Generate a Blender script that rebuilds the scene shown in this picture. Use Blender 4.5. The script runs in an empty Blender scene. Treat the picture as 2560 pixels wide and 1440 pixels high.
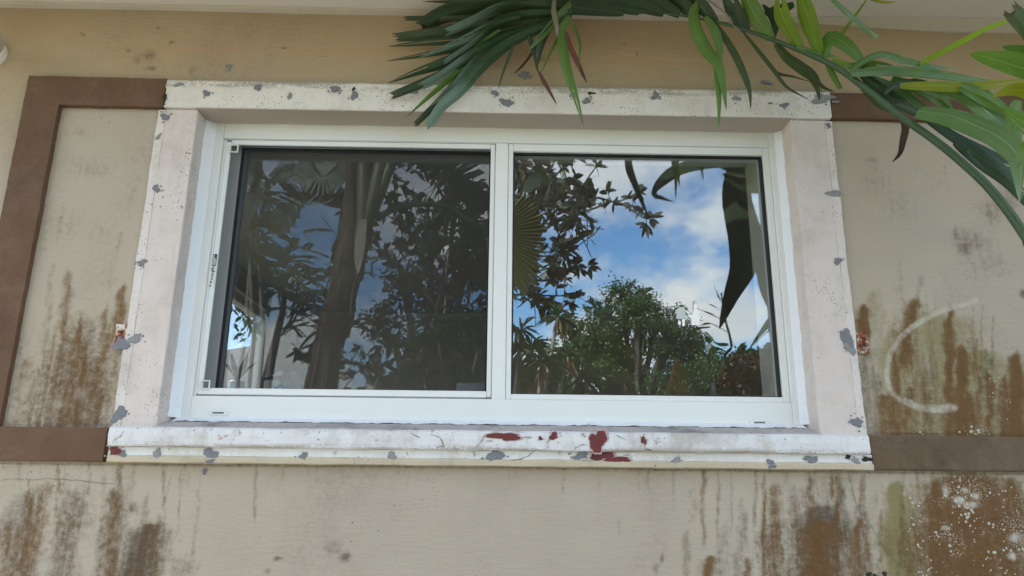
import bpy, math, random
import numpy as np
from mathutils import Vector, Matrix

random.seed(7)
RNG = np.random.default_rng(7)
R = math.radians
SC = bpy.context.scene
COL = SC.collection

# ------------------------------------------------------------------ camera
F = 1849.0                       # focal length in photo pixels (2560 wide)
D = 2.35                         # camera stands this far from the wall (wall face is y = 0)
CZ = 1.5                         # camera height
PITCH, YAW, ROLL = 0.2613931, 0.01464785, 0.01024742
_f = Vector((math.sin(YAW)*math.cos(PITCH), math.cos(YAW)*math.cos(PITCH), math.sin(PITCH)))
_r = Vector((math.cos(YAW), -math.sin(YAW), 0))
_u = _r.cross(_f)
_r2 = _r*math.cos(ROLL) + _u*math.sin(ROLL)
_u2 = -_r*math.sin(ROLL) + _u*math.cos(ROLL)
cam = bpy.data.cameras.new('camera')
cam.sensor_width = 36.0
cam.lens = F/2560*36.0
cam.clip_start = 0.05
cam.clip_end = 3000
co = bpy.data.objects.new('camera', cam)
COL.objects.link(co)
m = Matrix((( _r2.x, _u2.x, -_f.x, 0), (_r2.y, _u2.y, -_f.y, -D), (_r2.z, _u2.z, -_f.z, CZ), (0, 0, 0, 1)))
co.matrix_world = m
SC.camera = co

# ------------------------------------------------------------------ sky, sun, exposure
SUN_EL, SUN_AZ = R(37), R(-38)
world = bpy.data.worlds.new('World')
SC.world = world
world.use_nodes = True
wn = world.node_tree
for n in list(wn.nodes):
    wn.nodes.remove(n)
def wnode(t, **kw):
    n = wn.nodes.new(t)
    for k, v in kw.items():
        setattr(n, k, v)
    return n
sky = wnode('ShaderNodeTexSky', sky_type='NISHITA', sun_disc=False, sun_elevation=SUN_EL, sun_rotation=SUN_AZ,
            air_density=1.0, dust_density=0.3, ozone_density=2.0)
tc = wnode('ShaderNodeTexCoord')
sep = wnode('ShaderNodeSeparateXYZ')
wn.links.new(tc.outputs['Generated'], sep.inputs[0])
zz = wnode('ShaderNodeMath', operation='MAXIMUM'); zz.inputs[1].default_value = 0.0
wn.links.new(sep.outputs['Z'], zz.inputs[0])
zp = wnode('ShaderNodeMath', operation='ADD'); zp.inputs[1].default_value = 0.38
wn.links.new(zz.outputs[0], zp.inputs[0])
comb = wnode('ShaderNodeCombineXYZ')
for ax in 'XY':
    dv = wnode('ShaderNodeMath', operation='DIVIDE')
    wn.links.new(sep.outputs[ax], dv.inputs[0]); wn.links.new(zp.outputs[0], dv.inputs[1])
    wn.links.new(dv.outputs[0], comb.inputs[ax])
cmap = wnode('ShaderNodeMapping'); cmap.inputs['Location'].default_value = (3.1, 1.7, 0.4)
wn.links.new(comb.outputs[0], cmap.inputs['Vector'])
cn = wnode('ShaderNodeTexNoise'); cn.inputs['Scale'].default_value = 2.5; cn.inputs['Detail'].default_value = 10
cn.inputs['Roughness'].default_value = 0.56; cn.inputs['Distortion'].default_value = 0.1
wn.links.new(cmap.outputs[0], cn.inputs['Vector'])
cr = wnode('ShaderNodeMapRange', interpolation_type='SMOOTHSTEP')
cr.inputs['From Min'].default_value = 0.44; cr.inputs['From Max'].default_value = 0.62
wn.links.new(cn.outputs['Fac'], cr.inputs['Value'])
cn2 = wnode('ShaderNodeTexNoise'); cn2.inputs['Scale'].default_value = 3.3; cn2.inputs['Detail'].default_value = 5
wn.links.new(cmap.outputs[0], cn2.inputs['Vector'])
cc = wnode('ShaderNodeMix', data_type='RGBA')
cc.inputs['A'].default_value = (2.9, 3.2, 3.9, 1); cc.inputs['B'].default_value = (7.6, 7.3, 6.9, 1)
wn.links.new(cn2.outputs['Fac'], cc.inputs['Factor'])
hs = wnode('ShaderNodeHueSaturation'); hs.inputs['Saturation'].default_value = 1.22; hs.inputs['Value'].default_value = 0.9
wn.links.new(sky.outputs[0], hs.inputs['Color'])
mx = wnode('ShaderNodeMix', data_type='RGBA')
wn.links.new(cr.outputs[0], mx.inputs['Factor'])
wn.links.new(hs.outputs[0], mx.inputs['A']); wn.links.new(cc.outputs['Result'], mx.inputs['B'])
bg = wnode('ShaderNodeBackground'); bg.inputs['Strength'].default_value = 0.12
wn.links.new(mx.outputs['Result'], bg.inputs['Color'])
wo = wnode('ShaderNodeOutputWorld')
wn.links.new(bg.outputs[0], wo.inputs['Surface'])

sl = bpy.data.lights.new('sun', 'SUN')
sl.energy = 3.0; sl.angle = R(0.53); sl.color = (1.0, 0.95, 0.87)
so = bpy.data.objects.new('sun', sl)
COL.objects.link(so)
sd = Vector((math.sin(SUN_AZ)*math.cos(SUN_EL), math.cos(SUN_AZ)*math.cos(SUN_EL), math.sin(SUN_EL)))
so.rotation_euler = sd.to_track_quat('Z', 'Y').to_euler()
so.location = (0, 4, 9)

SC.view_settings.view_transform = 'Standard'
SC.view_settings.look = 'None'
SC.view_settings.gamma = 1.0
SC.view_settings.use_curve_mapping = False
SC.view_settings.exposure = 2.13
SC.view_settings.use_white_balance = True        # camera balanced for open shade
SC.view_settings.white_balance_temperature = 7150
SC.render.engine = 'CYCLES'
cy = SC.cycles
cy.use_denoising = True
cy.max_bounces = 8
cy.transparent_max_bounces = 24
cy.sample_clamp_indirect = 6.0

# ------------------------------------------------------------------ geometry helpers
def ray(px, py):
    return _r2*((px-1280)/F) - _u2*((py-720)/F) + _f
def P(px, py, Y):
    """place of a photo detail that stands at depth Y"""
    d = ray(px, py)
    return Vector((0, -D, CZ)) + d*((Y+D)/d.y)
GLASS = 0.15
def Q(px, py, Y):
    """place in the garden (depth Y) of a detail seen mirrored in the window glass"""
    p = P(px, py, 2*GLASS - Y)
    return Vector((p.x, Y, p.z))
def W(x, z, Y):
    """wall-plane measure x, z (z from camera height) carried to depth Y"""
    s = (D+Y)/D
    return Vector((x*s, Y, CZ + z*s))
def wx(x, Y): return x*(D+Y)/D
def wz(z, Y): return CZ + z*(D+Y)/D

def link(o, parent=None):
    COL.objects.link(o)
    if parent is not None:
        o.parent = parent
    return o
def mesh(name, verts, faces, mat=None, parent=None, smooth=False, uv=None):
    me = bpy.data.meshes.new(name)
    me.from_pydata([tuple(v) for v in verts], [], faces)
    me.update()
    if uv is not None:
        l = me.uv_layers.new(name='UVMap')
        idx = np.empty(len(me.loops), dtype=np.int32); me.loops.foreach_get('vertex_index', idx)
        l.data.foreach_set('uv', np.asarray(uv, dtype=np.float32)[idx].ravel())
    if mat is not None:
        me.materials.append(mat)
    if smooth:
        me.polygons.foreach_set('use_smooth', [True]*len(me.polygons))
    return link(bpy.data.objects.new(name, me), parent)
def mesh_np(name, V, Fc, mat=None, parent=None, smooth=False):
    V = np.asarray(V, dtype=np.float32); Fc = np.asarray(Fc, dtype=np.int32)
    n = Fc.shape[1]
    me = bpy.data.meshes.new(name)
    me.vertices.add(len(V)); me.vertices.foreach_set('co', V.ravel())
    me.loops.add(Fc.size); me.loops.foreach_set('vertex_index', Fc.ravel())
    me.polygons.add(len(Fc))
    me.polygons.foreach_set('loop_start', np.arange(0, Fc.size, n, dtype=np.int32))
    me.update(calc_edges=True); me.validate()
    if mat is not None:
        me.materials.append(mat)
    if smooth:
        me.polygons.foreach_set('use_smooth', np.ones(len(Fc), dtype=bool))
    return link(bpy.data.objects.new(name, me), parent)
def tag(o, label=None, cat=None, group=None, kind=None):
    if label: o['label'] = label
    if cat: o['category'] = cat
    if group: o['group'] = group
    if kind: o['kind'] = kind
    return o
def empty(name, loc=(0, 0, 0)):
    o = bpy.data.objects.new(name, None)
    o.empty_display_size = 0.1
    link(o)
    o.location = loc
    return o
def stands(o):
    """where the object's own origin stands in the place"""
    p = Vector(o.location)
    if o.parent is not None:
        p = p + o.matrix_parent_inverse.translation + stands(o.parent)
    return p
def under(root, *objs):
    """parent with the geometry kept where it stands"""
    for o in objs:
        o.parent = root
        o.matrix_parent_inverse = Matrix.Translation(-stands(root))
class MB:
    def __init__(s): s.v = []; s.f = []
    def add(s, v, f):
        o = len(s.v); s.v += [tuple(x) for x in v]; s.f += [tuple(i+o for i in q) for q in f]
    def box(s, x0, x1, y0, y1, z0, z1, bev=0.0):
        x0, x1 = min(x0, x1), max(x0, x1); y0, y1 = min(y0, y1), max(y0, y1); z0, z1 = min(z0, z1), max(z0, z1)
        if bev <= 0:
            v = [(x, y, z) for x in (x0, x1) for y in (y0, y1) for z in (z0, z1)]
            s.add(v, [(0, 1, 3, 2), (4, 6, 7, 5), (0, 4, 5, 1), (2, 3, 7, 6), (0, 2, 6, 4), (1, 5, 7, 3)])
            return
        b = min(bev, (x1-x0)*.45, (y1-y0)*.45, (z1-z0)*.45)
        # chamfered box: 24 vertices
        V = []; idx = {}
        for i, x in enumerate((x0, x1)):
            for j, y in enumerate((y0, y1)):
                for k, z in enumerate((z0, z1)):
                    sx, sy, sz = 1-2*i, 1-2*j, 1-2*k
                    for ax, p in enumerate(((x, y+sy*b, z+sz*b), (x+sx*b, y, z+sz*b), (x+sx*b, y+sy*b, z))):
                        idx[(i, j, k, ax)] = len(V); V.append(p)
        Fc = []
        for ax in range(3):
            o1, o2 = [a for a in range(3) if a != ax]
            for sde in (0, 1):
                q = []
                for (a, c) in ((0, 0), (1, 0), (1, 1), (0, 1)):
                    t = [0, 0, 0]; t[ax] = sde; t[o1] = a; t[o2] = c
                    q.append(idx[(t[0], t[1], t[2], ax)])
                Fc.append(q)
        for ax in range(3):           # edges along axis ax
            o1, o2 = [a for a in range(3) if a != ax]
            for a in (0, 1):
                for c in (0, 1):
                    t0 = [0, 0, 0]; t1 = [0, 0, 0]
                    t0[o1] = t1[o1] = a; t0[o2] = t1[o2] = c; t1[ax] = 1
                    Fc.append([idx[(*t0, o1)], idx[(*t0, o2)], idx[(*t1, o2)], idx[(*t1, o1)]])
        for i in (0, 1):
            for j in (0, 1):
                for k in (0, 1):
                    Fc.append([idx[(i, j, k, 0)], idx[(i, j, k, 1)], idx[(i, j, k, 2)]])
        s.add(V, Fc)
    def tube(s, pts, rad, n=8, cap=True):
        pts = [Vector(p) for p in pts]
        if not hasattr(rad, '__len__'): rad = [rad]*len(pts)
        up = Vector((0.13, 0.31, 0.94)); V = []; Fc = []
        for i, p in enumerate(pts):
            t = (pts[min(i+1, len(pts)-1)] - pts[max(i-1, 0)])
            if t.length < 1e-9: t = Vector((0, 0, 1))
            t.normalize()
            a = t.cross(up)
            if a.length < 1e-3: a = t.cross(Vector((1, 0, 0)))
            a.normalize(); b = t.cross(a)
            for k in range(n):
                w = 2*math.pi*k/n
                V.append(p + (a*math.cos(w) + b*math.sin(w))*rad[i])
        for i in range(len(pts)-1):
            for k in range(n):
                Fc.append((i*n+k, i*n+(k+1) % n, (i+1)*n+(k+1) % n, (i+1)*n+k))
        if cap:
            Fc.append(tuple(range(n-1, -1, -1))); Fc.append(tuple((len(pts)-1)*n+k for k in range(n)))
        s.add(V, Fc)
    def build(s, name, mat=None, parent=None, smooth=False):
        me = bpy.data.meshes.new(name)
        me.from_pydata(s.v, [], s.f); me.update()
        import bmesh
        bm = bmesh.new(); bm.from_mesh(me); bmesh.ops.recalc_face_normals(bm, faces=bm.faces); bm.to_mesh(me); bm.free()
        if mat is not None: me.materials.append(mat)
        if smooth: me.polygons.foreach_set('use_smooth', [True]*len(me.polygons))
        return link(bpy.data.objects.new(name, me), parent)
def box(name, x0, x1, y0, y1, z0, z1, mat, parent=None, bev=0.0):
    b = MB(); b.box(x0, x1, y0, y1, z0, z1, bev); return b.build(name, mat, parent)
def wob(t, seed, k=1.0):
    return k*(math.sin(t*17.3+seed*3.1)*.4 + math.sin(t*41.7+seed*7.7)*.3 + math.sin(t*97.1+seed*1.3)*.2 + math.sin(t*211+seed)*.1)
def extrude_x(name, prof, x0, x1, mat, parent, n=160, wv=0.0012, smooth=False):
    """profile of (y, z) run along x with hand-made unevenness"""
    V = []; Fc = []; k = len(prof)
    for i in range(n+1):
        x = x0 + (x1-x0)*i/n
        for j, (y, z) in enumerate(prof):
            V.append((x + (wob(z*9, j, .002) if i in (0, n) else 0), y + wob(x, j+.5, wv*.6), z + wob(x, j*1.7, wv)))
    for i in range(n):
        for j in range(k):
            Fc.append((i*k+j, (i+1)*k+j, (i+1)*k+(j+1) % k, i*k+(j+1) % k))
    Fc.append(tuple(range(k))); Fc.append(tuple(n*k+j for j in range(k-1, -1, -1)))
    b = MB(); b.add(V, Fc); return b.build(name, mat, parent, smooth)
def extrude_z(name, prof, z0, z1, mat, parent, n=90, wv=0.0012):
    V = []; Fc = []; k = len(prof)
    for i in range(n+1):
        z = z0 + (z1-z0)*i/n
        for j, (x, y) in enumerate(prof):
            V.append((x + wob(z, j*1.3+2, wv), y + wob(z, j+.9, wv*.5), z))
    for i in range(n):
        for j in range(k):
            Fc.append((i*k+j, (i+1)*k+j, (i+1)*k+(j+1) % k, i*k+(j+1) % k))
    Fc.append(tuple(range(k))); Fc.append(tuple(n*k+j for j in range(k-1, -1, -1)))
    b = MB(); b.add(V, Fc); return b.build(name, mat, parent)
def crom(pts, n):
    """smooth curve through points"""
    pts = [Vector(p) for p in pts]
    if len(pts) == 2: return [pts[0].lerp(pts[1], i/(n-1)) for i in range(n)]
    out = []
    for i in range(n):
        t = i/(n-1)*(len(pts)-1); k = min(int(t), len(pts)-2); u = t-k
        p0 = pts[max(k-1, 0)]; p1 = pts[k]; p2 = pts[k+1]; p3 = pts[min(k+2, len(pts)-1)]
        out.append(0.5*((2*p1) + (p2-p0)*u + (2*p0-5*p1+4*p2-p3)*u*u + (3*p1-p0-3*p2+p3)*u**3))
    return out

# ------------------------------------------------------------------ material helpers
class NT:
    def __init__(s, name):
        s.m = bpy.data.materials.new(name); s.m.use_nodes = True
        s.t = s.m.node_tree
        for n in list(s.t.nodes): s.t.nodes.remove(n)
        s.out = s.t.nodes.new('ShaderNodeOutputMaterial')
    def n(s, typ, ins=None, **kw):
        n = s.t.nodes.new('ShaderNode'+typ)
        for k, v in kw.items(): setattr(n, k, v)
        for k, v in (ins or {}).items(): s.set(n.inputs[k], v)
        return n
    def set(s, sock, v):
        if isinstance(v, bpy.types.NodeSocket): s.t.links.new(v, sock)
        elif isinstance(v, (tuple, list)) and len(v) == 3 and sock.type == 'RGBA': sock.default_value = (*v, 1)
        else: sock.default_value = v
    def math(s, op, a, b=0.0, clamp=False):
        n = s.t.nodes.new('ShaderNodeMath'); n.operation = op; n.use_clamp = clamp
        s.set(n.inputs[0], a); s.set(n.inputs[1], b); return n.outputs[0]
    def mix(s, fac, a, b, blend='MIX'):
        n = s.t.nodes.new('ShaderNodeMix'); n.data_type = 'RGBA'; n.blend_type = blend
        s.set(n.inputs['Factor'], fac); s.set(n.inputs['A'], a); s.set(n.inputs['B'], b); return n.outputs['Result']
    def ramp(s, v, a, b, lo=0.0, hi=1.0, smooth=True):
        n = s.n('MapRange', {'Value': v, 'From Min': a, 'From Max': b, 'To Min': lo, 'To Max': hi},
                interpolation_type='SMOOTHSTEP' if smooth else 'LINEAR'); return n.outputs[0]
    def pos(s, scale=(1, 1, 1)):
        c = s.n('TexCoord').outputs['Object']
        return s.n('Mapping', {'Vector': c, 'Scale': scale}).outputs[0]
    def noise(s, scale, detail=4, rough=.55, vec=None, dist=0.0):
        n = s.n('TexNoise', {'Scale': scale, 'Detail': detail, 'Roughness': rough, 'Distortion': dist})
        s.set(n.inputs['Vector'], vec if vec is not None else s.pos()); return n.outputs['Fac']
    def vor(s, scale, vec=None, feature='F1', rnd=1.0):
        n = s.n('TexVoronoi', {'Scale': scale, 'Randomness': rnd}, feature=feature)
        s.set(n.inputs['Vector'], vec if vec is not None else s.pos()); return n
    def bump(s, h, strength=.3, dist=.002):
        return s.n('Bump', {'Height': h, 'Strength': strength, 'Distance': dist}).outputs[0]
    def bsdf(s, color, rough=.6, normal=None, spec=.5, metal=0.0, **ins):
        d = {'Base Color': color, 'Roughness': rough, 'Specular IOR Level': spec, 'Metallic': metal}
        d.update(ins)
        b = s.n('BsdfPrincipled', d)
        if normal is not None: s.set(b.inputs['Normal'], normal)
        return b.outputs[0]
    def done(s, shader):
        s.t.links.new(shader, s.out.inputs['Surface']); return s.m
def plain(name, col, rough=.5, var=.12, scale=14, metal=0.0, spec=.5, bump=.0):
    t = NT(name)
    n = t.noise(scale, 5, .6)
    c = t.mix(n, tuple(x*(1-var) for x in col), tuple(min(1, x*(1+var)) for x in col))
    nor = t.bump(t.noise(scale*8, 3), bump, .002) if bump > 0 else None
    return t.done(t.bsdf(c, rough, nor, spec, metal))
M = {}

# house paint, with stain masks carried by the mesh (rust, grime, algae, bare) and broken up by noise
def wall_material():
    t = NT('stucco_paint')
    pz = t.pos()
    a = t.n('Attribute', attribute_name='stain'); z = t.n('Attribute', attribute_name='zone')
    sa = t.n('SeparateColor', {'Color': a.outputs['Color']}); sz = t.n('SeparateColor', {'Color': z.outputs['Color']})
    rust, grime, algae, bare = sa.outputs[0], sa.outputs[1], sa.outputs[2], a.outputs['Alpha']
    tan, orange, lichen = sz.outputs[0], sz.outputs[1], sz.outputs[2]
    big = t.noise(2.3, 4, .6); mid = t.noise(16, 5, .62); fine = t.noise(120, 4, .7); vf = t.noise(320, 3, .7)
    streakv = t.pos((1, 1, .07)); st = t.noise(46, 6, .62, streakv); grain = t.noise(52, 7, .72)
    base = t.mix(tan, (.494, .424, .342), (.460, .348, .216))  # tan end also carries the dimmer, warmer light painted near the eaves
    base = t.mix(t.ramp(big, .35, .7, 0, .32), base, (.390, .332, .272))
    base = t.mix(t.ramp(mid, .45, .75, 0, .18), base, (.50, .45, .395))
    base = t.mix(t.math('MULTIPLY', t.ramp(t.noise(1.4, 6, .68), .48, .72), t.ramp(t.noise(70, 5, .7), .35, .7, .15, .6)), base, (.265, .205, .160))
    base = t.mix(t.math('MULTIPLY', orange, t.ramp(mid, .2, .8, .4, 1)), base, (.52, .30, .16))
    def brk(mask, lo=.2, hi=.75, k=.55, n1=grain, n2=st):
        nn = t.math('ADD', t.math('MULTIPLY', n1, .62), t.math('MULTIPLY', n2, .38))
        v = t.math('ADD', mask, t.math('MULTIPLY', t.math('SUBTRACT', nn, .5), k*2))
        g = t.ramp(v, lo, hi)
        return t.math('MULTIPLY', g, t.ramp(mask, 0, .15))
    base = t.mix(t.ramp(vf, .3, .7, 0, .16), base, (.22, .18, .14))
    c = t.mix(t.math('MULTIPLY', brk(algae, .08, .85, .6), .88), base, (.225, .195, .075))
    c = t.mix(t.math('MULTIPLY', brk(grime, .05, 1.02, .95), .90), c, (.068, .046, .031))
    c = t.mix(t.math('MULTIPLY', brk(rust, .02, .95, .85), .95), c, t.mix(t.math('ADD', t.math('MULTIPLY', mid, .6), t.math('MULTIPLY', fine, .4)), (.068, .036, .014), (.235, .115, .040)))
    # scattered specks of mould
    v1 = t.vor(95); sp = t.math('MULTIPLY', t.math('LESS_THAN', v1.outputs['Distance'], .17), t.ramp(t.noise(5, 4), .53, .68))
    c = t.mix(t.math('MULTIPLY', sp, .55), c, (.10, .085, .065))
    v3 = t.vor(33); sp3 = t.math('MULTIPLY', t.math('LESS_THAN', v3.outputs['Distance'], t.math('MULTIPLY', fine, .14)), t.ramp(t.noise(3.1, 3), .5, .62))
    c = t.mix(t.math('MULTIPLY', sp3, .8), c, (.075, .06, .05))
    # pale lichen rings and dots
    v2 = t.vor(75, t.n('Mapping', {'Vector': t.n('TexCoord').outputs['Object'], 'Location': (3, 1, 2)}).outputs[0])
    thr = t.math('MULTIPLY', lichen, t.ramp(t.noise(13, 4), .36, .66, .04, .52))
    dot = t.ramp(t.math('SUBTRACT', thr, v2.outputs['Distance']), 0, .06)
    v4 = t.vor(170); thr4 = t.math('MULTIPLY', lichen, t.ramp(t.noise(9, 4), .40, .62, .0, .5))
    dot = t.math('MAXIMUM', dot, t.math('MULTIPLY', t.ramp(t.math('SUBTRACT', thr4, v4.outputs['Distance']), 0, .1), .75))
    c = t.mix(t.math('MULTIPLY', dot, .92), c, (.56, .53, .45))
    c = t.mix(t.math('MULTIPLY', brk(bare, .2, .9, .95, grain, mid), .8), c, (.60, .55, .48))
    pl = t.pos((.35, 1, 1.6))
    h = t.math('ADD', t.math('MULTIPLY', t.noise(60, 5, .6, pl), 1.0), t.math('MULTIPLY', vf, .25))
    h = t.math('ADD', h, t.math('MULTIPLY', t.noise(9, 3), 1.2))
    return t.done(t.bsdf(c, .82, t.bump(h, .75, .004), .25))
M['wall'] = wall_material()

def trim_material(name, col, dirt=.5, tint=(.20, .17, .14), speck=.5, under=None, zr=None, fade=None):
    """old trim paint: chalky, scuffed, with mould specks; zr = (z0, z1) band where dirt collects on the edge"""
    t = NT(name)
    mid = t.noise(11, 5, .65); fine = t.noise(140, 4, .7); lng = t.noise(30, 5, .6, t.pos((.15, 1, 1)))
    c = t.mix(mid, tuple(x*.9 for x in col), tuple(min(.9, x*1.06) for x in col))
    c = t.mix(t.math('MULTIPLY', t.ramp(t.noise(4, 6, .72), .45, .72), dirt), c, tint)
    c = t.mix(t.math('MULTIPLY', t.ramp(t.noise(24, 6, .72, t.pos((1, 1, .3))), .5, .75), dirt*.6), c, tint)
    if fade is not None: c = t.mix(t.math('MULTIPLY', t.ramp(t.noise(6, 6, .7), .42, .7), t.ramp(t.noise(60, 5, .7), .3, .7, .3, .9)), c, fade)
    v = t.vor(120); sp = t.math('MULTIPLY', t.math('LESS_THAN', v.outputs['Distance'], .22), t.ramp(t.noise(7, 4, .7), .5, .62))
    c = t.mix(t.math('MULTIPLY', sp, speck), c, (.07, .06, .05))
    v = t.vor(42); sp = t.math('MULTIPLY', t.math('LESS_THAN', v.outputs['Distance'], t.math('MULTIPLY', fine, .22)), t.ramp(t.noise(4.3, 3, .7), .48, .6))
    c = t.mix(t.math('MULTIPLY', sp, min(1, speck*1.5)), c, (.06, .05, .045))
    if under is not None:
        pk = t.math('MULTIPLY', t.ramp(t.noise(26, 6, .7), .61, .635), t.ramp(t.noise(3.7, 3), .5, .56))
        c = t.mix(pk, c, under)
    if zr is not None:
        zz = t.n('SeparateXYZ', {'Vector': t.n('TexCoord').outputs['Object']}).outputs['Z']
        e = t.math('MULTIPLY', t.ramp(zz, zr[0], zr[1]), t.ramp(t.math('ADD', t.math('MULTIPLY', lng, .6), t.math('MULTIPLY', fine, .4)), .45, .56))
        c = t.mix(t.math('MULTIPLY', e, .85), c, tint)
    h = t.math('ADD', t.noise(70, 4, .6, t.pos((.3, 1, 1))), t.math('MULTIPLY', fine, .3))
    return t.done(t.bsdf(c, .7, t.bump(h, .35, .003), .3))
M['header'] = trim_material('header_paint', (.755, .715, .675), .32, (.34, .31, .27), .8, None, (wz(1.334, -.025), wz(1.350, -.025)))
M['pilaster'] = trim_material('pilaster_paint', (.69, .610, .580), .55, (.44, .385, .345), .8)
M['pil_edge'] = trim_material('pilaster_edge_paint', (.715, .655, .630), .55, (.40, .35, .305), .9)
M['sill'] = trim_material('sill_paint', (.74, .745, .765), .75, (.38, .33, .28), .6, (.50, .40, .36), (wz(.126, -.05), wz(.108, -.05)))
M['ledge'] = trim_material('ledge_dirt', (.50, .46, .45), .75, (.10, .085, .08), .7)
M['sill_low'] = trim_material('sill_lower_paint', (.74, .74, .73), .55, (.45, .36, .26), .5, (.50, .42, .32))
M['lip'] = trim_material('lip_paint', (.56, .48, .36), .3, (.22, .18, .12), .6)
M['brown'] = trim_material('brown_band_paint', (.142, .077, .045), .6, (.080, .048, .030), .5, None, None, (.18, .112, .076))
M['brown_wet'] = trim_material('brown_band_grimy_paint', (.140, .090, .056), .8, (.055, .046, .028), .8, None, None, (.20, .145, .10))
M['cove'] = trim_material('cove_paint', (.56, .50, .42), .2, (.30, .26, .20), .3)
M['soffit'] = plain('soffit_paint', (.74, .70, .66), .75, .08, 9, bump=.2)
M['caulk'] = plain('fresh_sealant', (.82, .85, .90), .55, .04, 40, bump=.5)
M['putty'] = plain('grey_putty', (.19, .20, .225), .75, .22, 30, bump=.6)
M['putty_worn'] = plain('worn_grey_putty', (.27, .27, .28), .8, .35, 70, bump=.6)
M['redcoat'] = plain('old_red_paint', (.150, .020, .022), .55, .35, 45, bump=.5)
M['primer'] = plain('grey_pink_primer', (.46, .36, .34), .8, .15, 40)
M['dark_spot'] = plain('mould_bolt_black', (.025, .022, .02), .85, .4, 60)
M['crack'] = plain('crack_dirt', (.11, .06, .05), .9, .3, 60)
M['crack_wall'] = plain('wall_crack_dirt', (.20, .17, .13), .9, .3, 60)
M['white'] = plain('white_window_aluminium', (.79, .81, .805), .38, .03, 4, spec=.5)
M['white2'] = plain('white_screen_frame', (.80, .82, .83), .35, .03, 4)
M['gasket'] = plain('black_rubber', (.012, .012, .014), .6, .2, 20)
M['spacer'] = plain('grey_spacer_bar', (.16, .18, .20), .45, .1, 20, metal=.4)
M['print'] = plain('black_print', (.02, .02, .022), .5, .1, 20)
M['paper'] = plain('white_label_paper', (.78, .78, .76), .5, .04, 20)

def glass_material(name='window_glass', refl=.145, tint=(.93, .95, .95)):
    t = NT(name)
    fac = t.n('LayerWeight', {'Blend': .5}).outputs['Facing']
    f5 = t.math('POWER', fac, 4.0)
    k = t.math('ADD', refl, t.math('MULTIPLY', f5, .8), True)
    gl = t.n('BsdfGlossy', {'Color': (.80, .92, 1.0), 'Roughness': 0.0, 'Normal': t.bump(t.noise(1.6, 2), 1.0, .0022)}).outputs[0]
    tr = t.n('BsdfTransparent', {'Color': tint}).outputs[0]
    mxs = t.n('MixShader', {0: k, 1: tr, 2: gl}).outputs[0]
    v = t.vor(260); d = t.math('MULTIPLY', t.math('LESS_THAN', v.outputs['Distance'], .14), t.ramp(t.noise(3, 3), .45, .7, .15, .6))
    d = t.math('ADD', t.math('MULTIPLY', d, .5), t.ramp(t.noise(2.2, 5), .4, .8, .0, .025))
    df = t.n('BsdfDiffuse', {'Color': (.35, .36, .36)}).outputs[0]
    return t.done(t.n('MixShader', {0: d, 1: mxs, 2: df}).outputs[0])
M['glass'] = glass_material()
M['glass_clear'] = glass_material('side_window_glass', .045, (.97, .98, .98))
def mesh_material():
    t = NT('insect_mesh')
    p = t.n('TexCoord').outputs['Object']
    w1 = t.n('TexWave', {'Vector': p, 'Scale': 165.0, 'Distortion': 0.0}, wave_type='BANDS', bands_direction='X').outputs['Fac']
    w2 = t.n('TexWave', {'Vector': p, 'Scale': 165.0, 'Distortion': 0.0}, wave_type='BANDS', bands_direction='Z').outputs['Fac']
    f = t.ramp(t.math('MAXIMUM', w1, w2), .3, 1.0, .18, .62)
    df = t.n('BsdfDiffuse', {'Color': (.028, .030, .034)}).outputs[0]
    tr = t.n('BsdfTransparent', {'Color': (1, 1, 1)}).outputs[0]
    return t.done(t.n('MixShader', {0: f, 1: tr, 2: df}).outputs[0])
M['mesh'] = mesh_material()

def leaf_material(name, c1, c2, tipc=None, rough=.38, trans=.25, tcol=None, spec=.5, tip0=.6, coat=0.0):
    t = NT(name)
    uv = t.n('TexCoord').outputs['UV']
    st = t.noise(1.0, 3, .6, t.n('Mapping', {'Vector': uv, 'Scale': (24, 1.2, 1)}).outputs[0])
    big = t.noise(7, 4, .6)
    c = t.mix(t.ramp(st, .25, .75), tuple(x*.8 for x in c1), tuple(x*1.1 for x in c2))
    ob = t.n('ObjectInfo').outputs['Random']
    c = t.mix(t.math('MULTIPLY', ob, .35), c, tuple(min(1, x*k) for x, k in zip(c2, (1.7, 1.25, .8))))
    u_ = t.n('SeparateXYZ', {'Vector': uv}).outputs['X']
    rib = t.ramp(t.math('ABSOLUTE', t.math('SUBTRACT', u_, .5)), .0, .06, .55, 0)
    c = t.mix(rib, c, tuple(min(1, x*1.9) for x in c2))
    c = t.mix(t.ramp(big, .3, .75, 0, .45), c, tuple(x*.6 for x in c1))
    if tipc is not None:
        v = t.n('SeparateXYZ', {'Vector': uv}).outputs['Y']
        c = t.mix(t.ramp(t.math('ADD', v, t.math('MULTIPLY', t.math('SUBTRACT', big, .5), .5)), tip0, min(1.0, tip0+.3)), c, tipc)
    b = t.bsdf(c, rough, t.bump(st, .5, .003), spec, **{'Coat Weight': coat, 'Coat Roughness': .25})
    tl = t.n('BsdfTranslucent', {'Color': t.mix(.7, c, tcol or c2)}).outputs[0]
    return t.done(t.n('MixShader', {0: trans, 1: b, 2: tl}).outputs[0])
M['ld'] = leaf_material('leaflet_dark', (.014, .040, .016), (.030, .072, .026), (.05, .06, .025), .34, .14, None, .5, .9)
M['lg'] = leaf_material('leaflet_green', (.062, .160, .024), (.120, .245, .042), (.10, .13, .04), .25, .34, (.22, .46, .03), .6, .85)
M['ll'] = leaf_material('leaflet_waxy', (.060, .150, .046), (.115, .240, .080), (.20, .32, .17), .17, .24, (.14, .34, .06), .8, .72, .35)
M['lgl'] = leaf_material('leaflet_green_glare_tip', (.020, .062, .022), (.040, .105, .036), (.17, .27, .22), .33, .18, None, .6, .42, .1)  # pale tip colour paints the sky glare on the leaf ends
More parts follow.
